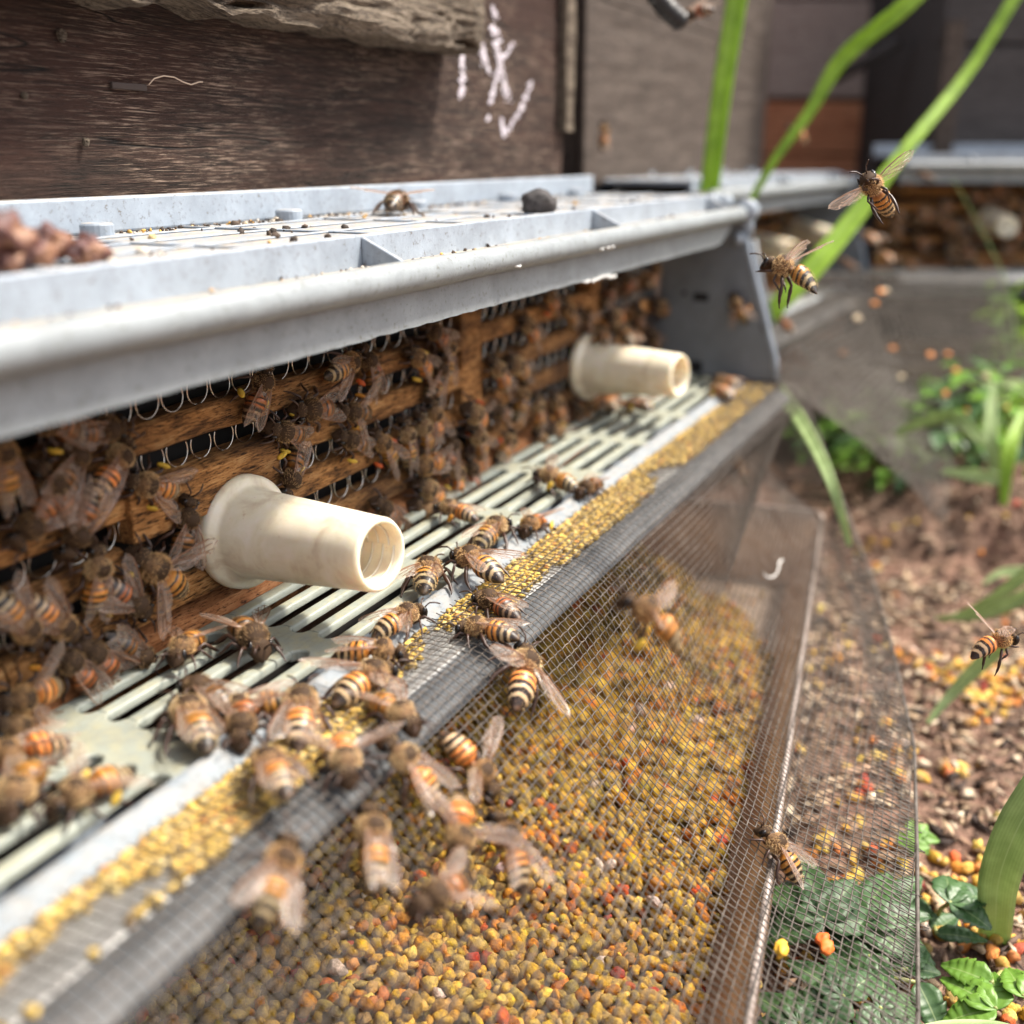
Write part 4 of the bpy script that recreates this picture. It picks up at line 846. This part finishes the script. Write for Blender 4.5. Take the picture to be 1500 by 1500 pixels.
def bee_body(curl=0.0, legs='walk', head=0.0):
    """one loft abdomen-thorax-head, legs, antennae and eyes in the same mesh; curl bends the abdomen down"""
    st = [(-.685, .0, .012, .012), (-.67, .0, .035, .03), (-.64, 0, .066, .058), (-.60, 0, .094, .085), (-.555, 0, .118, .108), (-.55, 0, .126, .115), (-.50, 0, .148, .136), (-.455, 0, .158, .148), (-.45, 0, .166, .155), (-.40, 0, .180, .166), (-.345, 0, .186, .174), (-.34, 0, .194, .180), (-.28, 0, .200, .186), (-.225, 0, .198, .186), (-.22, 0, .204, .19), (-.16, 0, .196, .184), (-.11, 0, .178, .166), (-.105, 0, .172, .16), (-.06, 0, .125, .115), (-.03, 0, .07, .065), (-.005, .01, .052, .05),
          (.02, .02, .085, .08), (.05, .03, .135, .125), (.10, .04, .178, .165), (.16, .05, .197, .19), (.23, .05, .198, .192), (.29, .045, .182, .175), (.34, .03, .145, .14), (.375, .01, .095, .09), (.395, 0, .058, .055), (.41, -.005, .07, .065), (.425, -.01, .12, .10), (.45, -.02, .158, .135), (.49, -.03, .172, .152), (.53, -.045, .165, .152), (.565, -.07, .135, .13), (.60, -.11, .085, .09), (.622, -.14, .045, .05), (.63, -.155, .01, .012)]
    m = MB(); R = []; n = 16
    for x, dz, ry, rz in st:
        zc = .235 + dz; xc = x; tilt = 0
        if x < -.05:
            k = (-.05 - x); b = curl * k; zc = .235 - k * math.sin(b) * .9 + .015 * math.sin(k * 5); xc = -.05 - k * math.cos(b * .9); tilt = b * 1.5
        ring = [(-math.sin(tilt) * math.sin(t) * rz * -1 + xc, math.cos(t) * ry, zc + math.cos(tilt) * math.sin(t) * rz) for t in [2 * math.pi * k_ / n for k_ in range(n)]]
        R.append(np.array(ring))
    for i in range(len(R) - 1):
        mi = 0 if st[i][0] < -.01 else 1
        F = [(j, (j + 1) % n, (j + 1) % n + n, j + n) for j in range(n)]
        if i == 0: m.v.append(np.concatenate(R)); m.n = len(R) * n
        m.f += [tuple(i * n + q for q in ff) for ff in F]; m.m += [(4 if (mi == 1 and (st[i][0] > .39 or (.08 < st[i][0] < .29 and abs((j + .5) * 2 * math.pi / n - math.pi / 2) < .62))) else mi) for j in range(n)]
    m.f += [tuple(range(n))[::-1], tuple(range((len(R) - 1) * n, len(R) * n))]; m.m += [0, 1]
    for s_ in (-1, 1):
        m.ell((.495, s_ * .142, .225), (.062, .046, .098), 10, 8, 2)
        m.tube([(.585, s_ * .035, .235), (.64, s_ * .075, .30), (.68, s_ * .10, .325), (.76, s_ * .155, .31), (.84, s_ * .20, .27)], [.016, .013, .015, .015, .012], 6, 3)
        if legs == 'walk':
            L = [[(.30, .10, .13), (.40, .22, .20), (.50, .30, .10), (.56, .33, .03), (.60, .335, .0)], [(.20, .13, .11), (.20, .30, .22), (.13, .40, .08), (.08, .45, .02), (.05, .47, 0)], [(.09, .12, .12), (-.06, .27, .24), (-.20, .37, .10), (-.32, .40, .025), (-.38, .40, 0)]]
        elif legs == 'fly':
            L = [[(.30, .10, .13), (.42, .16, .08), (.54, .13, .04), (.62, .10, .0), (.66, .08, -.02)], [(.20, .13, .10), (.18, .20, -.02), (.08, .16, -.10), (.02, .14, -.16), (0, .12, -.19)], [(.09, .12, .11), (-.02, .20, -.04), (-.06, .20, -.26), (-.10, .18, -.40), (-.13, .17, -.46)]]
        for k_, P_ in enumerate(L):
            P_ = [(x, s_ * y, z) for x, y, z in P_]
            r = [.028, .026, .023, .012, .007] if k_ < 2 else [.032, .034, .037, .017, .008]
            pp = []; rr = []
            for q in range(4):
                p, p2 = np.array(P_[q]), np.array(P_[q + 1]); pp += [p, p * .5 + p2 * .5]; rr += [r[q] * .8, (r[q] + r[q + 1]) * .55]
            pp.append(np.array(P_[-1])); rr.append(r[-1]); m.tube(pp, rr, 6, 3)
    # mouthparts
    m.tube([(.60, 0, .10), (.61, 0, .05), (.585, 0, .01)], [.03, .022, .008], 6, 3)
    return m, st
def bee_meshes(dark, curl, legs, nm):
    m, st = bee_body(curl, legs); me = m.mesh(nm, [M_BEED if dark else M_BEE, M_THXD if dark else M_THX, M_EYE, M_LEG, M_THXD], True)
    V = []; F = []; k = 0; r_ = np.random.default_rng(5 + int(curl * 10))
    def hair(p, nrm, L_, wd):
        nonlocal k
        t = r_.normal(size=3); t -= nrm * (t @ nrm); t /= np.linalg.norm(t) + 1e-9; d = nrm + t * .45 + np.array([-.35, 0, 0]); d /= np.linalg.norm(d); s_ = np.cross(d, t); s_ /= np.linalg.norm(s_) + 1e-9
        V.extend([p - s_ * wd, p + s_ * wd, p + d * L_]); F.append((k, k + 1, k + 2)); k += 3
    body = np.array([q.co[:] for q in me.vertices]); 
    for i in range(1100 if dark else 1700):
        q = r_.random()
        if q < .62: x = r_.uniform(.02, .36); L_ = .058
        elif q < .68: x = r_.uniform(.42, .60); L_ = .03
        else: x = -r_.uniform(.07, .62); L_ = .030
        if x < 0 and not ((-.44 < x < -.37) or (-.56 < x < -.50) or x > -.14) and r_.random() < .6: continue
        xs = [s_[0] for s_ in st]; dz, ry, rz = [np.interp(x, xs, [s_[j] for s_ in st]) for j in (1, 2, 3)]
        t = r_.uniform(0, 6.283)
        if .09 < x < .30 and abs(t - 1.57) < .62 and r_.random() < .96: continue
        if .42 < x < .6 and abs(math.cos(t)) > .75: continue
        zc = .235 + dz; xc = x; 
        if x < -.05: k_ = -.05 - x; b = curl * k_; zc = .235 - k_ * math.sin(b) * .9 + .015 * math.sin(k_ * 5); xc = -.05 - k_ * math.cos(b * .9)
        nrm = np.array([0, math.cos(t), math.sin(t)]); hair(np.array([xc, math.cos(t) * ry, zc + math.sin(t) * rz]), nrm, L_ * r_.uniform(.6, 1.2), .0042 if x > 0 else .0035)
    fu = np_mesh(nm + '_fur', np.array(V), np.array(F), M_FURD if dark else M_FUR, False)
    return me, fu
def wing_mesh(sgn):
    """fore and hind wing hooked together, span along +x, leading edge towards -y (left wing)"""
    m = MB(); uvs = []
    def surf(L_, fr, bk, z0, x0=0.0, y0=0.0):
        n = 14; G_ = []
        for i in range(n + 1):
            t = i / n; a_ = np.interp(t, fr[0], fr[1]); b = np.interp(t, bk[0], bk[1]); row = []
            for q in np.linspace(0, 1, 6):
                y = -a_ + (a_ + b) * q; row.append((x0 + L_ * t, y0 + y, z0 + .016 * math.sin(q * 7 + t * 3) + .02 * t * t * -1)); uvs.append((t, q))
            G_.append(row)
        m.grid(np.array(G_))
    surf(.86, ([0, .1, .4, .75, .92, 1], [.03, .055, .08, .075, .045, -.03]), ([0, .15, .4, .65, .85, 1], [.02, .05, .13, .19, .17, .03]), 0)
    surf(.58, ([0, .3, .7, 1], [.02, .03, .02, -.06]), ([0, .2, .5, .8, 1], [.03, .10, .15, .13, .05]), -.014, .02, .07)
    m.tube([(0, 0, .0), (.25, -.055, .004), (.55, -.075, .0), (.72, -.07, -.01)], [.02, .014, .011, .005], 5)
    for y1, x1_ in ((.02, .75), (.10, .7), (.17, .55)): m.tube([(0, .01, 0), (x1_ * .5, y1 * .6, .008), (x1_, y1, 0)], .006, 4)
    V = np.concatenate(m.v); V[:, 1] *= sgn; m.v = [V]
    me = m.mesh('wing', M_WING, True); ul = me.uv_layers.new(name='UVMap'); idx = np.zeros(len(me.loops), int); me.loops.foreach_get('vertex_index', idx)
    U = np.array(uvs + [(0.5, .01)] * (len(V) - len(uvs))); ul.data.foreach_set('uv', U[idx].ravel()); return me
WL, WR = wing_mesh(1), wing_mesh(-1)
BM = {}
for dk in (0, 1):
    for nm, cu, lg in (('s', .25, 'walk'), ('c', 1.0, 'walk'), ('f', .55, 'fly')): BM[dk, nm] = bee_meshes(bool(dk), cu, lg, 'body')
LOADS = {}
def load_mesh(c):
    if c not in LOADS:
        T = pellet_templates(ICO3, 1, amp=.08, seed=3)[0] * np.array([.10, .058, .085]); m = MB(); m.add(T, ICO3[1].tolist())
        a = N('pollen_load_colour'); a.col(a.mix(a.ramp(a.noise(a.coord(), 9, 4), [(.3, (0, 0, 0)), (.7, (1, 1, 1))]), tuple(x * .7 for x in c), c)).set(Roughness=.6, Subsurface_Weight=.1, Subsurface_Scale=.05); a.bump(a.noise(a.coord(), 30, 3), .5, .01)
        LOADS[c] = m.mesh('pollen_load', a.m, True)
    return LOADS[c]
YEL, ORG, RED, OLV = (.80, .52, .06), (.72, .30, .03), (.68, .12, .02), (.42, .30, .06)
def make_bee(M, pose, variant, load, label, group, sc=1.0, dark=0, asym=0.0):
    root = empty('honey_bee', (0, 0, 0), label, 'bee', group, mat=M @ Matrix.Scale(sc, 4)); bme, fme = BM[dark, variant]
    link('body', bme, root); link('fur', fme, root)
    ph, el, tw_ = {'f': (173, 0, 8), 's': (157, 3, 6), 'w': (126, 6, 0), 'x': (96, 14, -10), 'u': (128, 42, -25), 'v': (100, 14, 12)}[pose]
    for s_, me in ((1, WL), (-1, WR)):
        p_ = ph + rnd.uniform(-10, 6) + (asym if s_ > 0 else -asym); e_ = el + rnd.uniform(-2, 3)
        Mw = Matrix.Translation((.13, s_ * .115, .385)) @ Matrix.Rotation(math.radians(p_ * s_), 4, 'Z') @ Matrix.Rotation(math.radians(-e_), 4, 'Y') @ Matrix.Rotation(math.radians(-s_ * tw_), 4, 'X')
        link('wing', me, root, mat=Mw)
    if load:
        for s_ in (1, -1):
            pos = (-.14, s_ * .365, .17) if variant != 'f' else (-.05, s_ * .235, -.14)
            link('pollen_load', load_mesh(load), root, mat=Matrix.Translation(pos) @ Matrix.Rotation(.9 if variant != 'f' else 1.4, 4, 'Y'))
    return root
def frame(fwd, up):
    fwd = Vector(fwd).normalized(); up = Vector(up); y = up.cross(fwd).normalized(); z = fwd.cross(y).normalized()
    return Matrix(((fwd.x, y.x, z.x), (fwd.y, y.y, z.y), (fwd.z, y.z, z.z))).to_4x4()
SURF = {'G': ('z', .06, (0, 0, 1)), 'W': ('y', 11.94, (0, -1, .0)), 'P': ('x', 37.88, (-1, 0, 0)), 'S': ('z', 6.27, (0, 0, 1)), 'R': ('z', .19, (0, 0, 1)), 'L': ('z', -.02, (0, 0, 1)), 'H': ('y', 14.42, (0, -1, 0))}
def bee(sf, hu, hv, tu, tv, pose='f', load=None, label='', variant='s', dark=0, group='honey bees on the foreground pollen trap', d=None, roll=None, asym=0.0, sc=None, tilt=0.0):
    if sf == 'M':
        ph, pt = [np.array(on_mesh(u, v, .2)) for u, v in ((hu, hv), (tu, tv))]
        c = (ph + pt) / 2; e = .25; gx_ = (zM(c[0] + e, c[1]) - zM(c[0] - e, c[1])) / (2 * e); gy_ = (zM(c[0], c[1] + e) - zM(c[0], c[1] - e)) / (2 * e); n_ = Vector((-gx_, -gy_, 1)).normalized(); base = Vector((c[0], c[1], zM(c[0], c[1]) + .02)); fw = Vector(ph - pt)
        Ln = fw.length
    elif sf == 'F':
        dh, dt = d; ph, pt = Vector(D(hu, hv, dh)), Vector(D(tu, tv, dt)); fw = ph - pt; Ln = fw.length; n_ = Vector((0, 0, 1)) if roll is None else Vector(roll); base = (ph + pt) / 2
    else:
        ax, c0, n_ = SURF[sf]; n_ = Vector(n_); k = 'xyz'.index(ax); off = c0 + n_[k] * .22
        ph, pt = Vector(at(hu, hv, **{ax: off})), Vector(at(tu, tv, **{ax: off})); fw = ph - pt; Ln = fw.length; base = (ph + pt) / 2; base[k] = c0
    s_ = sc or min(1.12, max(.92, Ln / 1.28))
    if tilt: fw = fw.normalized() + n_ * math.sin(math.radians(tilt))
    if sf != 'F' and not tilt: n_ = (n_ + Vector((rnd.uniform(-.12, .12), rnd.uniform(-.12, .12), rnd.uniform(-.12, .12)))).normalized()
    if sf != 'F' and not tilt: fw = fw - n_ * fw.dot(n_) * .8
    Mt = frame(fw, n_); zc = .235 * s_ if sf == 'F' else 0; up = Mt.to_3x3() @ Vector((0, 0, 1))
    pos = base - up * zc
    if tilt: pos = pos + n_ * .62 * abs(math.sin(math.radians(tilt))) * s_
    pos = pos + (Mt.to_3x3() @ Vector((1, 0, 0))) * .02
    return make_bee(Matrix.Translation(pos) @ Mt, pose, variant, load, label, group, s_, dark, asym)
B = bee
# ---- sharp bees on the landing grate and ledge
B('R', 664, 812, 737, 845, 's', None, 'bee with forward antennae and orange abdomen walking from the mesh onto the white grate rail', asym=8)
B('G', 745, 766, 697, 800, 'f', None, 'honey bee on the grate directly behind the orange-bellied one on the rail, facing away right')
B('G', 766, 778, 800, 754, 's', YEL, 'honey bee on the rail facing left with a bright yellow pollen load', 'c')
B('G', 636, 815, 618, 878, 's', None, 'brown striped bee facing away across the grate beside the open end of the nearest tube', asym=-6)
B('G', 622, 892, 546, 925, 's', None, 'honey bee facing right on the rail just below the open tube end, one wing raised', asym=14)
B('G', 590, 955, 494, 955, 'f', None, 'honey bee facing right with dark tail tip, between the rail and the mesh corner')
B('L', 572, 975, 487, 1032, 'w', None, 'boldly striped bee with both wings spread, on the mesh edge amid the crowd')
B('L', 700, 872, 758, 898, 'f', None, 'dark brown honey bee on the yellow-dusted mesh, its black tail tip to the right', dark=1)
B('L', 677, 915, 752, 932, 'f', None, 'orange honey bee on the mesh just below the dark brown one, facing left')
B('M', 757, 938, 741, 1040, 'w', None, 'honey bee climbing up the mesh with wings held wide and a crisp black-and-cream abdomen')
B('L', 599, 1056, 546, 1024, 's', None, 'dark-headed honey bee facing down right under the spread-winged striped one')
B('L', 444, 1008, 436, 1096, 'f', None, 'bee seen from above on the rail with pale folded wings, left of the spread-winged one')
B('L', 510, 1140, 498, 1072, 'w', None, 'fuzzy blond honey bee facing the camera with grey wings raised behind it', asym=-8)
B('M', 549, 1088, 629, 1163, 's', None, 'bee facing up left on the mesh with two long pinkish wings, below the blond bee')
B('M', 708, 1152, 645, 1076, 'x', None, 'honey bee facing down right with one clear wing sticking up right, on the mesh', asym=20)
B('M', 656, 1246, 660, 1168, 'x', None, 'blurred honey bee facing down with both pale wings spread, near the middle of the mesh')
B('M', 712, 1192, 754, 1290, 's', None, 'honey bee facing up with long wings over an orange abdomen, lowest of the right-hand group')
B('M', 526, 1177, 541, 1293, 'f', None, 'blurred honey bee seen from behind with broad whitish folded wings, above the pollen')
B('M', 598, 1326, 668, 1286, 's', None, 'strongly blurred fuzzy brown honey bee, lowest in the crowd, facing down left', dark=1)
B('M', 408, 1226, 374, 1338, 's', None, 'large blurred honey bee with spread pinkish wings at the lower left, over the ledge edge')
B('R', 382, 1096, 424, 1164, 'f', None, 'honey bee standing on the white rail with its black tail tip on the mesh')
B('G', 259, 1026, 306, 1100, 'f', None, 'orange bee on the grate plate with a dark tail tip, leftmost of the knot')
B('G', 272, 1000, 338, 1032, 'f', None, 'honey bee half hidden behind the orange one at the top of the knot', dark=1)
B('G', 352, 1084, 366, 1022, 's', None, 'blond-collared dark honey bee facing the camera in the knot on the grate', dark=1)
B('G', 345, 1040, 402, 1030, 'f', None, 'honey bee lying across the slots with pinkish white wings, behind the knot')
B('G', 92, 1172, 172, 1134, 'w', YEL, 'blurred honey bee at the lower left with spread white wings and a yellow pollen load')
B('G', 6, 1196, 58, 1112, 'f', None, 'blurred honey bee at the left edge with pale folded wings, facing down')
B('G', 8, 1110, 62, 1090, 'f', None, 'blurred wings and back of a honey bee at the left edge above the facing-down one')
B('G', 384, 958, 340, 910, 's', None, 'dark honey bee facing down right onto the grate just below the nearest tube', dark=1)
B('G', 258, 966, 292, 926, 's', None, 'honey bee facing down left at the inner edge of the grate with shiny raised wings')
B('G', 780, 696, 850, 714, 'u', YEL, 'honey bee crossing the far grate to the left with raised wings and a yellow load')
B('G', 846, 722, 882, 704, 'f', None, 'dark blurred honey bee touching the tail of the one crossing the far grate', dark=1)
B('G', 918, 588, 954, 600, 's', YEL, 'blurred honey bee below the far tube with a yellow pollen load', dark=1)
B('G', 884, 578, 904, 604, 'f', ORG, 'blurred honey bee under the middle of the far tube with an orange load')
B('L', 1040, 568, 1076, 584, 'f', YEL, 'blurred honey bee with a big yellow load at the far end of the ledge')
B('L', 1046, 556, 1082, 562, 'f', None, 'blurred orange honey bee just behind the yellow-loaded one at the far end of the ledge')
B('L', 1048, 524, 1092, 546, 'x', None, 'blurred orange honey bee with white spread wings by the foot of the end panel')
B('P', 1074, 432, 1092, 472, 's', ORG, 'blurred honey bee clinging to the front edge of the grey end panel')
# ---- bees on the wooden slats, left part
B('W', 188, 648, 140, 724, 'f', None, 'bee hanging head up on the slats with silvery pink wing, left of the nearest tube')
B('W', 120, 650, 76, 722, 'f', None, 'darker honey bee next to the silvery-winged one, to its left', dark=1)
B('W', -4, 650, 10, 716, 'f', None, 'half cut-off honey bee at the left edge just under the shelf lip')
B('W', 36, 778, 72, 736, 's', None, 'honey bee facing down left with shiny black eyes, at the left end of the slats', dark=1)
B('W', 66, 700, 96, 752, 'f', ORG, 'honey bee squeezing between slats with an orange load, left of the black-tailed one', dark=1)
B('W', 108, 790, 128, 740, 'f', ORG, 'honey bee with orange load pushing head down beneath the silvery-winged bee', dark=1)
B('W', 278, 740, 266, 816, 's', None, 'honey bee climbing beside the flared rim of the nearest tube', dark=1)
B('W', 140, 794, 142, 902, 'f', None, 'honey bee hanging vertically with long rosy folded wings and a black tail tip')
B('W', 190, 800, 280, 878, 'w', None, 'honey bee fanning blurred wings, white band before its dark tail, below the tube rim')
B('W', 206, 892, 168, 862, 's', YEL, 'black-eyed honey bee facing down right with a bright yellow load beside it', dark=1)
B('W', 112, 934, 44, 876, 's', None, 'bee facing down right with cream bands on its tail, lower left of the slats')
B('W', 42, 936, 4, 886, 's', None, 'blurred honey bee facing down right at the left edge, over the lowest slats')
B('W', 216, 972, 172, 938, 'f', None, 'black-backed honey bee on the lowest slat left of the grate, facing down right', dark=1)
B('W', 100, 968, 126, 1000, 'f', None, 'honey bee with head under the lowest slat and shiny dark tail out, nearer the left', dark=1)
B('W', 132, 952, 162, 976, 'f', None, 'honey bee tail poking out of the lowest gap, right of the similar one', dark=1)
B('W', 8, 1030, 88, 1006, 'w', ORG, 'large honey bee at the left edge with one violet wing raised, above the grate corner')
B('W', 14, 1064, 60, 1068, 'f', None, 'rosy wings of a honey bee lying over the orange base board at the left edge')
B('W', 200, 704, 256, 716, 's', YEL, 'curled brown honey bee with a large yellow load, half hidden behind the tube rim')
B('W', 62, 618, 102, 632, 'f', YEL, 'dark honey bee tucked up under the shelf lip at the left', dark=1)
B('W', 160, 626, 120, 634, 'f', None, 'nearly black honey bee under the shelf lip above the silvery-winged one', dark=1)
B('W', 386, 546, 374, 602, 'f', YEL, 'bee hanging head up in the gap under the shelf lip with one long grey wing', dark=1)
B('W', 430, 604, 492, 600, 'f', None, 'furry-backed honey bee lying left along the second slat, black head buried', dark=1)
B('W', 500, 600, 546, 606, 'w', ORG, 'furry-backed honey bee behind the other on the slat, clear wings spread up right', dark=1)
B('W', 408, 628, 440, 636, 'f', YEL, 'honey bee crawling into a wire ring with two olive loads at its sides', dark=1)
B('W', 424, 700, 432, 676, 'f', YEL, 'honey bee entering a ring right of the wooden block, two yellow loads outside', dark=1)
B('W', 504, 642, 534, 658, 'f', YEL, 'honey bee on the third slat with an upright olive load, right of the wooden block', dark=1)
B('W', 551, 632, 580, 684, 's', RED, 'honey bee with a red-orange load and striped abdomen on the middle slats')
B('W', 594, 618, 599, 684, 'f', None, 'honey bee with neat pinkish folded wings pointing straight down, mid wall')
B('W', 632, 584, 643, 650, 's', ORG, 'broad bee with the crispest orange, black and cream bands in the middle of the wall')
B('W', 616, 612, 628, 660, 's', None, 'honey bee whose striped tail shows under the broad banded one')
B('W', 598, 686, 652, 670, 'f', None, 'honey bee lying right along the slat with pink wings, under the straight-winged one')
B('W', 664, 634, 654, 694, 's', None, 'dark honey bee with pinkish wings hanging between two striped ones in the middle cluster', dark=1)
B('W', 668, 678, 670, 728, 's', YEL, 'striped honey bee just above the grate with an oval yellow load to its left')
B('W', 690, 672, 694, 722, 'f', None, 'blurred brown honey bee right of the yellow-loaded striped one above the grate', dark=1)
B('W', 612, 704, 648, 738, 'f', None, 'honey bee with broad rosy folded wings right above the two orange-loaded ones')
B('W', 602, 732, 652, 778, 'f', ORG, 'long orange honey bee with an orange load stepping down to the grate')
B('G', 642, 742, 694, 754, 'f', ORG, 'bee on the grate edge facing left with an orange load, right of the long one')
B('W', 556, 740, 578, 764, 'f', None, 'honey bee abdomen with a white glint under the lowest slat above the tube', dark=1)
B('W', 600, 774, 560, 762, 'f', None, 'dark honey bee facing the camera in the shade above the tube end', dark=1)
B('W', 520, 524, 488, 548, 's', None, 'banded honey bee up in the dark under the shelf lip')
B('W', 536, 514, 548, 572, 'f', RED, 'honey bee with one grey wing hanging down, near a red load in the shade', dark=1)
B('W', 604, 518, 628, 548, 's', YEL, 'banded honey bee with a yellow load below the shelf lip, left of the wooden stile')
B('W', 644, 536, 636, 566, 's', YEL, 'dark amber honey bee with a yellow load just left of the wooden stile', dark=1)
B('W', 634, 484, 650, 502, 'f', None, 'small shaded honey bee directly under the shelf lip left of the stile', dark=1)
B('W', 656, 500, 652, 548, 'f', None, 'honey bee climbing the wooden stile with faint pale wings')
B('W', 690, 620, 710, 674, 's', YEL, 'honey bee with glossy pink wing over an amber abdomen right of the middle cluster', asym=10)
B('W', 672, 592, 716, 626, 's', RED, 'bee facing left with a pale collar and red-orange load, upper right of the middle cluster')
B('W', 722, 526, 742, 576, 'f', None, 'honey bee on the far slats right of the stile with a long pink wing')
B('W', 742, 528, 772, 552, 'f', None, 'honey bee beside the long-pink-winged one, facing up left')
B('W', 768, 558, 758, 616, 'f', None, 'honey bee hanging head up with a long rosy wing, halfway to the far tube')
B('W', 752, 634, 732, 674, 'f', RED, 'blurred honey bee with a bright red load just above the grate')
B('W', 722, 600, 742, 612, 'f', None, 'small dark honey bee on the slat between two rosy-winged ones', dark=1)
B('W', 786, 586, 790, 622, 'f', None, 'blurred amber honey bee left of the far tube rim, upper one')
B('W', 812, 578, 822, 614, 'f', ORG, 'blurred honey bee under the far tube rim with an orange load')
B('W', 790, 636, 800, 668, 'f', ORG, 'blurred pale orange bee low on the wall above the grate, left one of a pair')
B('W', 804, 626, 828, 650, 's', YEL, 'blurred pale orange bee low on the wall above the grate, right one of a pair')
B('W', 842, 594, 850, 624, 'f', None, 'blurred dark honey bee under the base of the far tube', dark=1)
B('W', 864, 590, 856, 614, 'f', None, 'blurred reddish honey bee just right of the far tube base, below it')
B('F', 876, 478, 892, 508, 'f', ORG, 'orange honey bee sitting on top of the far tube, left of its neighbour', d=(33.2, 32.4), roll=(0, -.2, 1))
B('F', 904, 480, 926, 502, 'f', None, 'orange honey bee sitting on top of the far tube, right of its neighbour', d=(33.4, 32.2), roll=(0, -.2, 1))
for i, q in enumerate(((880, 462, 918, 466, 'pale blurred wings of a honey bee above the far tube'), (932, 446, 938, 484, 'blurred rosy honey bee right of the far tube top, left one'), (955, 440, 980, 462, 'blurred rosy honey bee beside the end panel, wings down right'), (950, 482, 962, 514, 'blurred reddish honey bee in the corner above the far tube end'),
                       (828, 446, 840, 478, 'blurred brown honey bee on the far slats under the shelf lip'), (898, 408, 890, 444, 'blurred dark honey bee hanging under the shelf near the far end'), (962, 388, 952, 418, 'blurred honey bee right under the shelf in the far corner'), (912, 402, 924, 424, 'blurred orange-backed honey bee under the shelf, second from the far corner'),
                       (800, 430, 812, 454, 'blurred dark honey bee beside a red load on the uppermost far slat'), (850, 460, 866, 480, 'blurred brown honey bee just above the far tube rim'), (770, 470, 784, 500, 'blurred shaded honey bee on the upper slats left of the far tube'))):
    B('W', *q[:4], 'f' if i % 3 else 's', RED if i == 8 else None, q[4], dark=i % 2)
# ---- bees on the mesh, flying and elsewhere
B('M', 1100, 1212, 1168, 1280, 's', None, 'lone sharp honey bee walking up the mesh at the tray rim, clear wings trailing right', asym=6, group=None)
B('F', 1072, 668, 1094, 706, 'w', None, 'blurred honey bee beneath the far end of the mesh', d=(34, 34), group=None)
B('F', 1268, 258, 1300, 306, 'v', None, 'sharp bee flying towards the camera with open wings, in front of the diagonal grass blade', variant='f', d=(18.8, 19.5), roll=(.75, .45, .55), group=None, sc=.88, asym=0)
B('F', 1122, 382, 1200, 414, 'u', None, 'sharp honey bee flying left in profile with hind legs dangling, beside the end panel', variant='f', d=(21.2, 20.6), roll=(.05, -.15, 1), group=None, sc=1.0)
B('F', 916, 874, 1006, 942, 'v', YEL, 'blurred honey bee flying over the pollen tray with a yellow load, facing up left', variant='f', d=(14.0, 14.0), group=None, sc=.85)
B('F', 1497, 928, 1414, 956, 'u', None, 'honey bee flying at the right edge with its banded tail pointing left', variant='f', d=(19.8, 19.3), group=None, sc=.82)
B('F', 1003, 26, 1034, 14, 's', None, 'blurred honey bee clinging to the end of the black hose', d=(31, 30.6), group=None, dark=1)
B('F', 1158, 186, 1182, 204, 'v', None, 'blurred honey bee flying before the orange board of the far hive', variant='f', d=(50, 50), group=None, sc=.95)
B('F', 884, 184, 884, 214, 'f', None, 'blurred orange honey bee on the grey-brown hive wall near its left edge', d=(42, 42), roll=(0, -1, 0), group=None)
B('S', 592, 296, 566, 302, 'w', None, 'dead dry honey bee lying on the shelf beside a peg', dark=1, group=None)
B('F', 1262, 340, 1288, 356, 's', None, 'blurred honey bee right above the far trap corner, behind the upper flying bee', d=(56, 55), group=None)
B('F', 1286, 368, 1308, 384, 'f', YEL, 'blurred bee with a yellow load left of the dark slit on the far mesh apron', d=(55, 54), group=None)
B('F', 1340, 252, 1366, 262, 'f', None, 'blurred honey bee on the blue-grey lip of the far right trap', d=(58, 58), group=None, dark=1)
B('F', 1228, 380, 1252, 392, 'f', None, 'blurred honey bee behind the grass blade near the far trap corner', d=(52, 52), group=None, dark=1)
B('F', 1136, 462, 1158, 482, 'f', None, 'blurred honey bee by the foot of the diagonal grass blade', d=(44, 44), group=None)
# crowds on the two far traps: too blurred to tell apart
r2 = random.Random(11)
for Mx, n_, xa, xb, lab, gr in ((MH2, 26, 4, 26, 'blurred honey bee on the entrance slats of the second trap', 'blurred bees on the second trap'), (MH3, 60, 2, 14, 'blurred honey bee on the entrance slats of the far right trap', 'blurred bees on the far right trap')):
    for i in range(n_):
        x = r2.uniform(xa, xb); z = r2.uniform(.6, 4.7); a_ = r2.uniform(0, 6.28); low = i % 5 == 0
        if low: Ml = Matrix.Translation((x, r2.uniform(9.2, 11.2), .08)) @ frame((math.cos(a_), math.sin(a_), 0), (0, 0, 1))
        else: Ml = Matrix.Translation((x, 11.9, z)) @ frame((math.cos(a_), 0, math.sin(a_)), (0, -1, 0))
        make_bee(Mx @ Ml, r2.choice('ffs'), 's', r2.choice([None, None, ORG]), lab, gr, 1.1, 0)
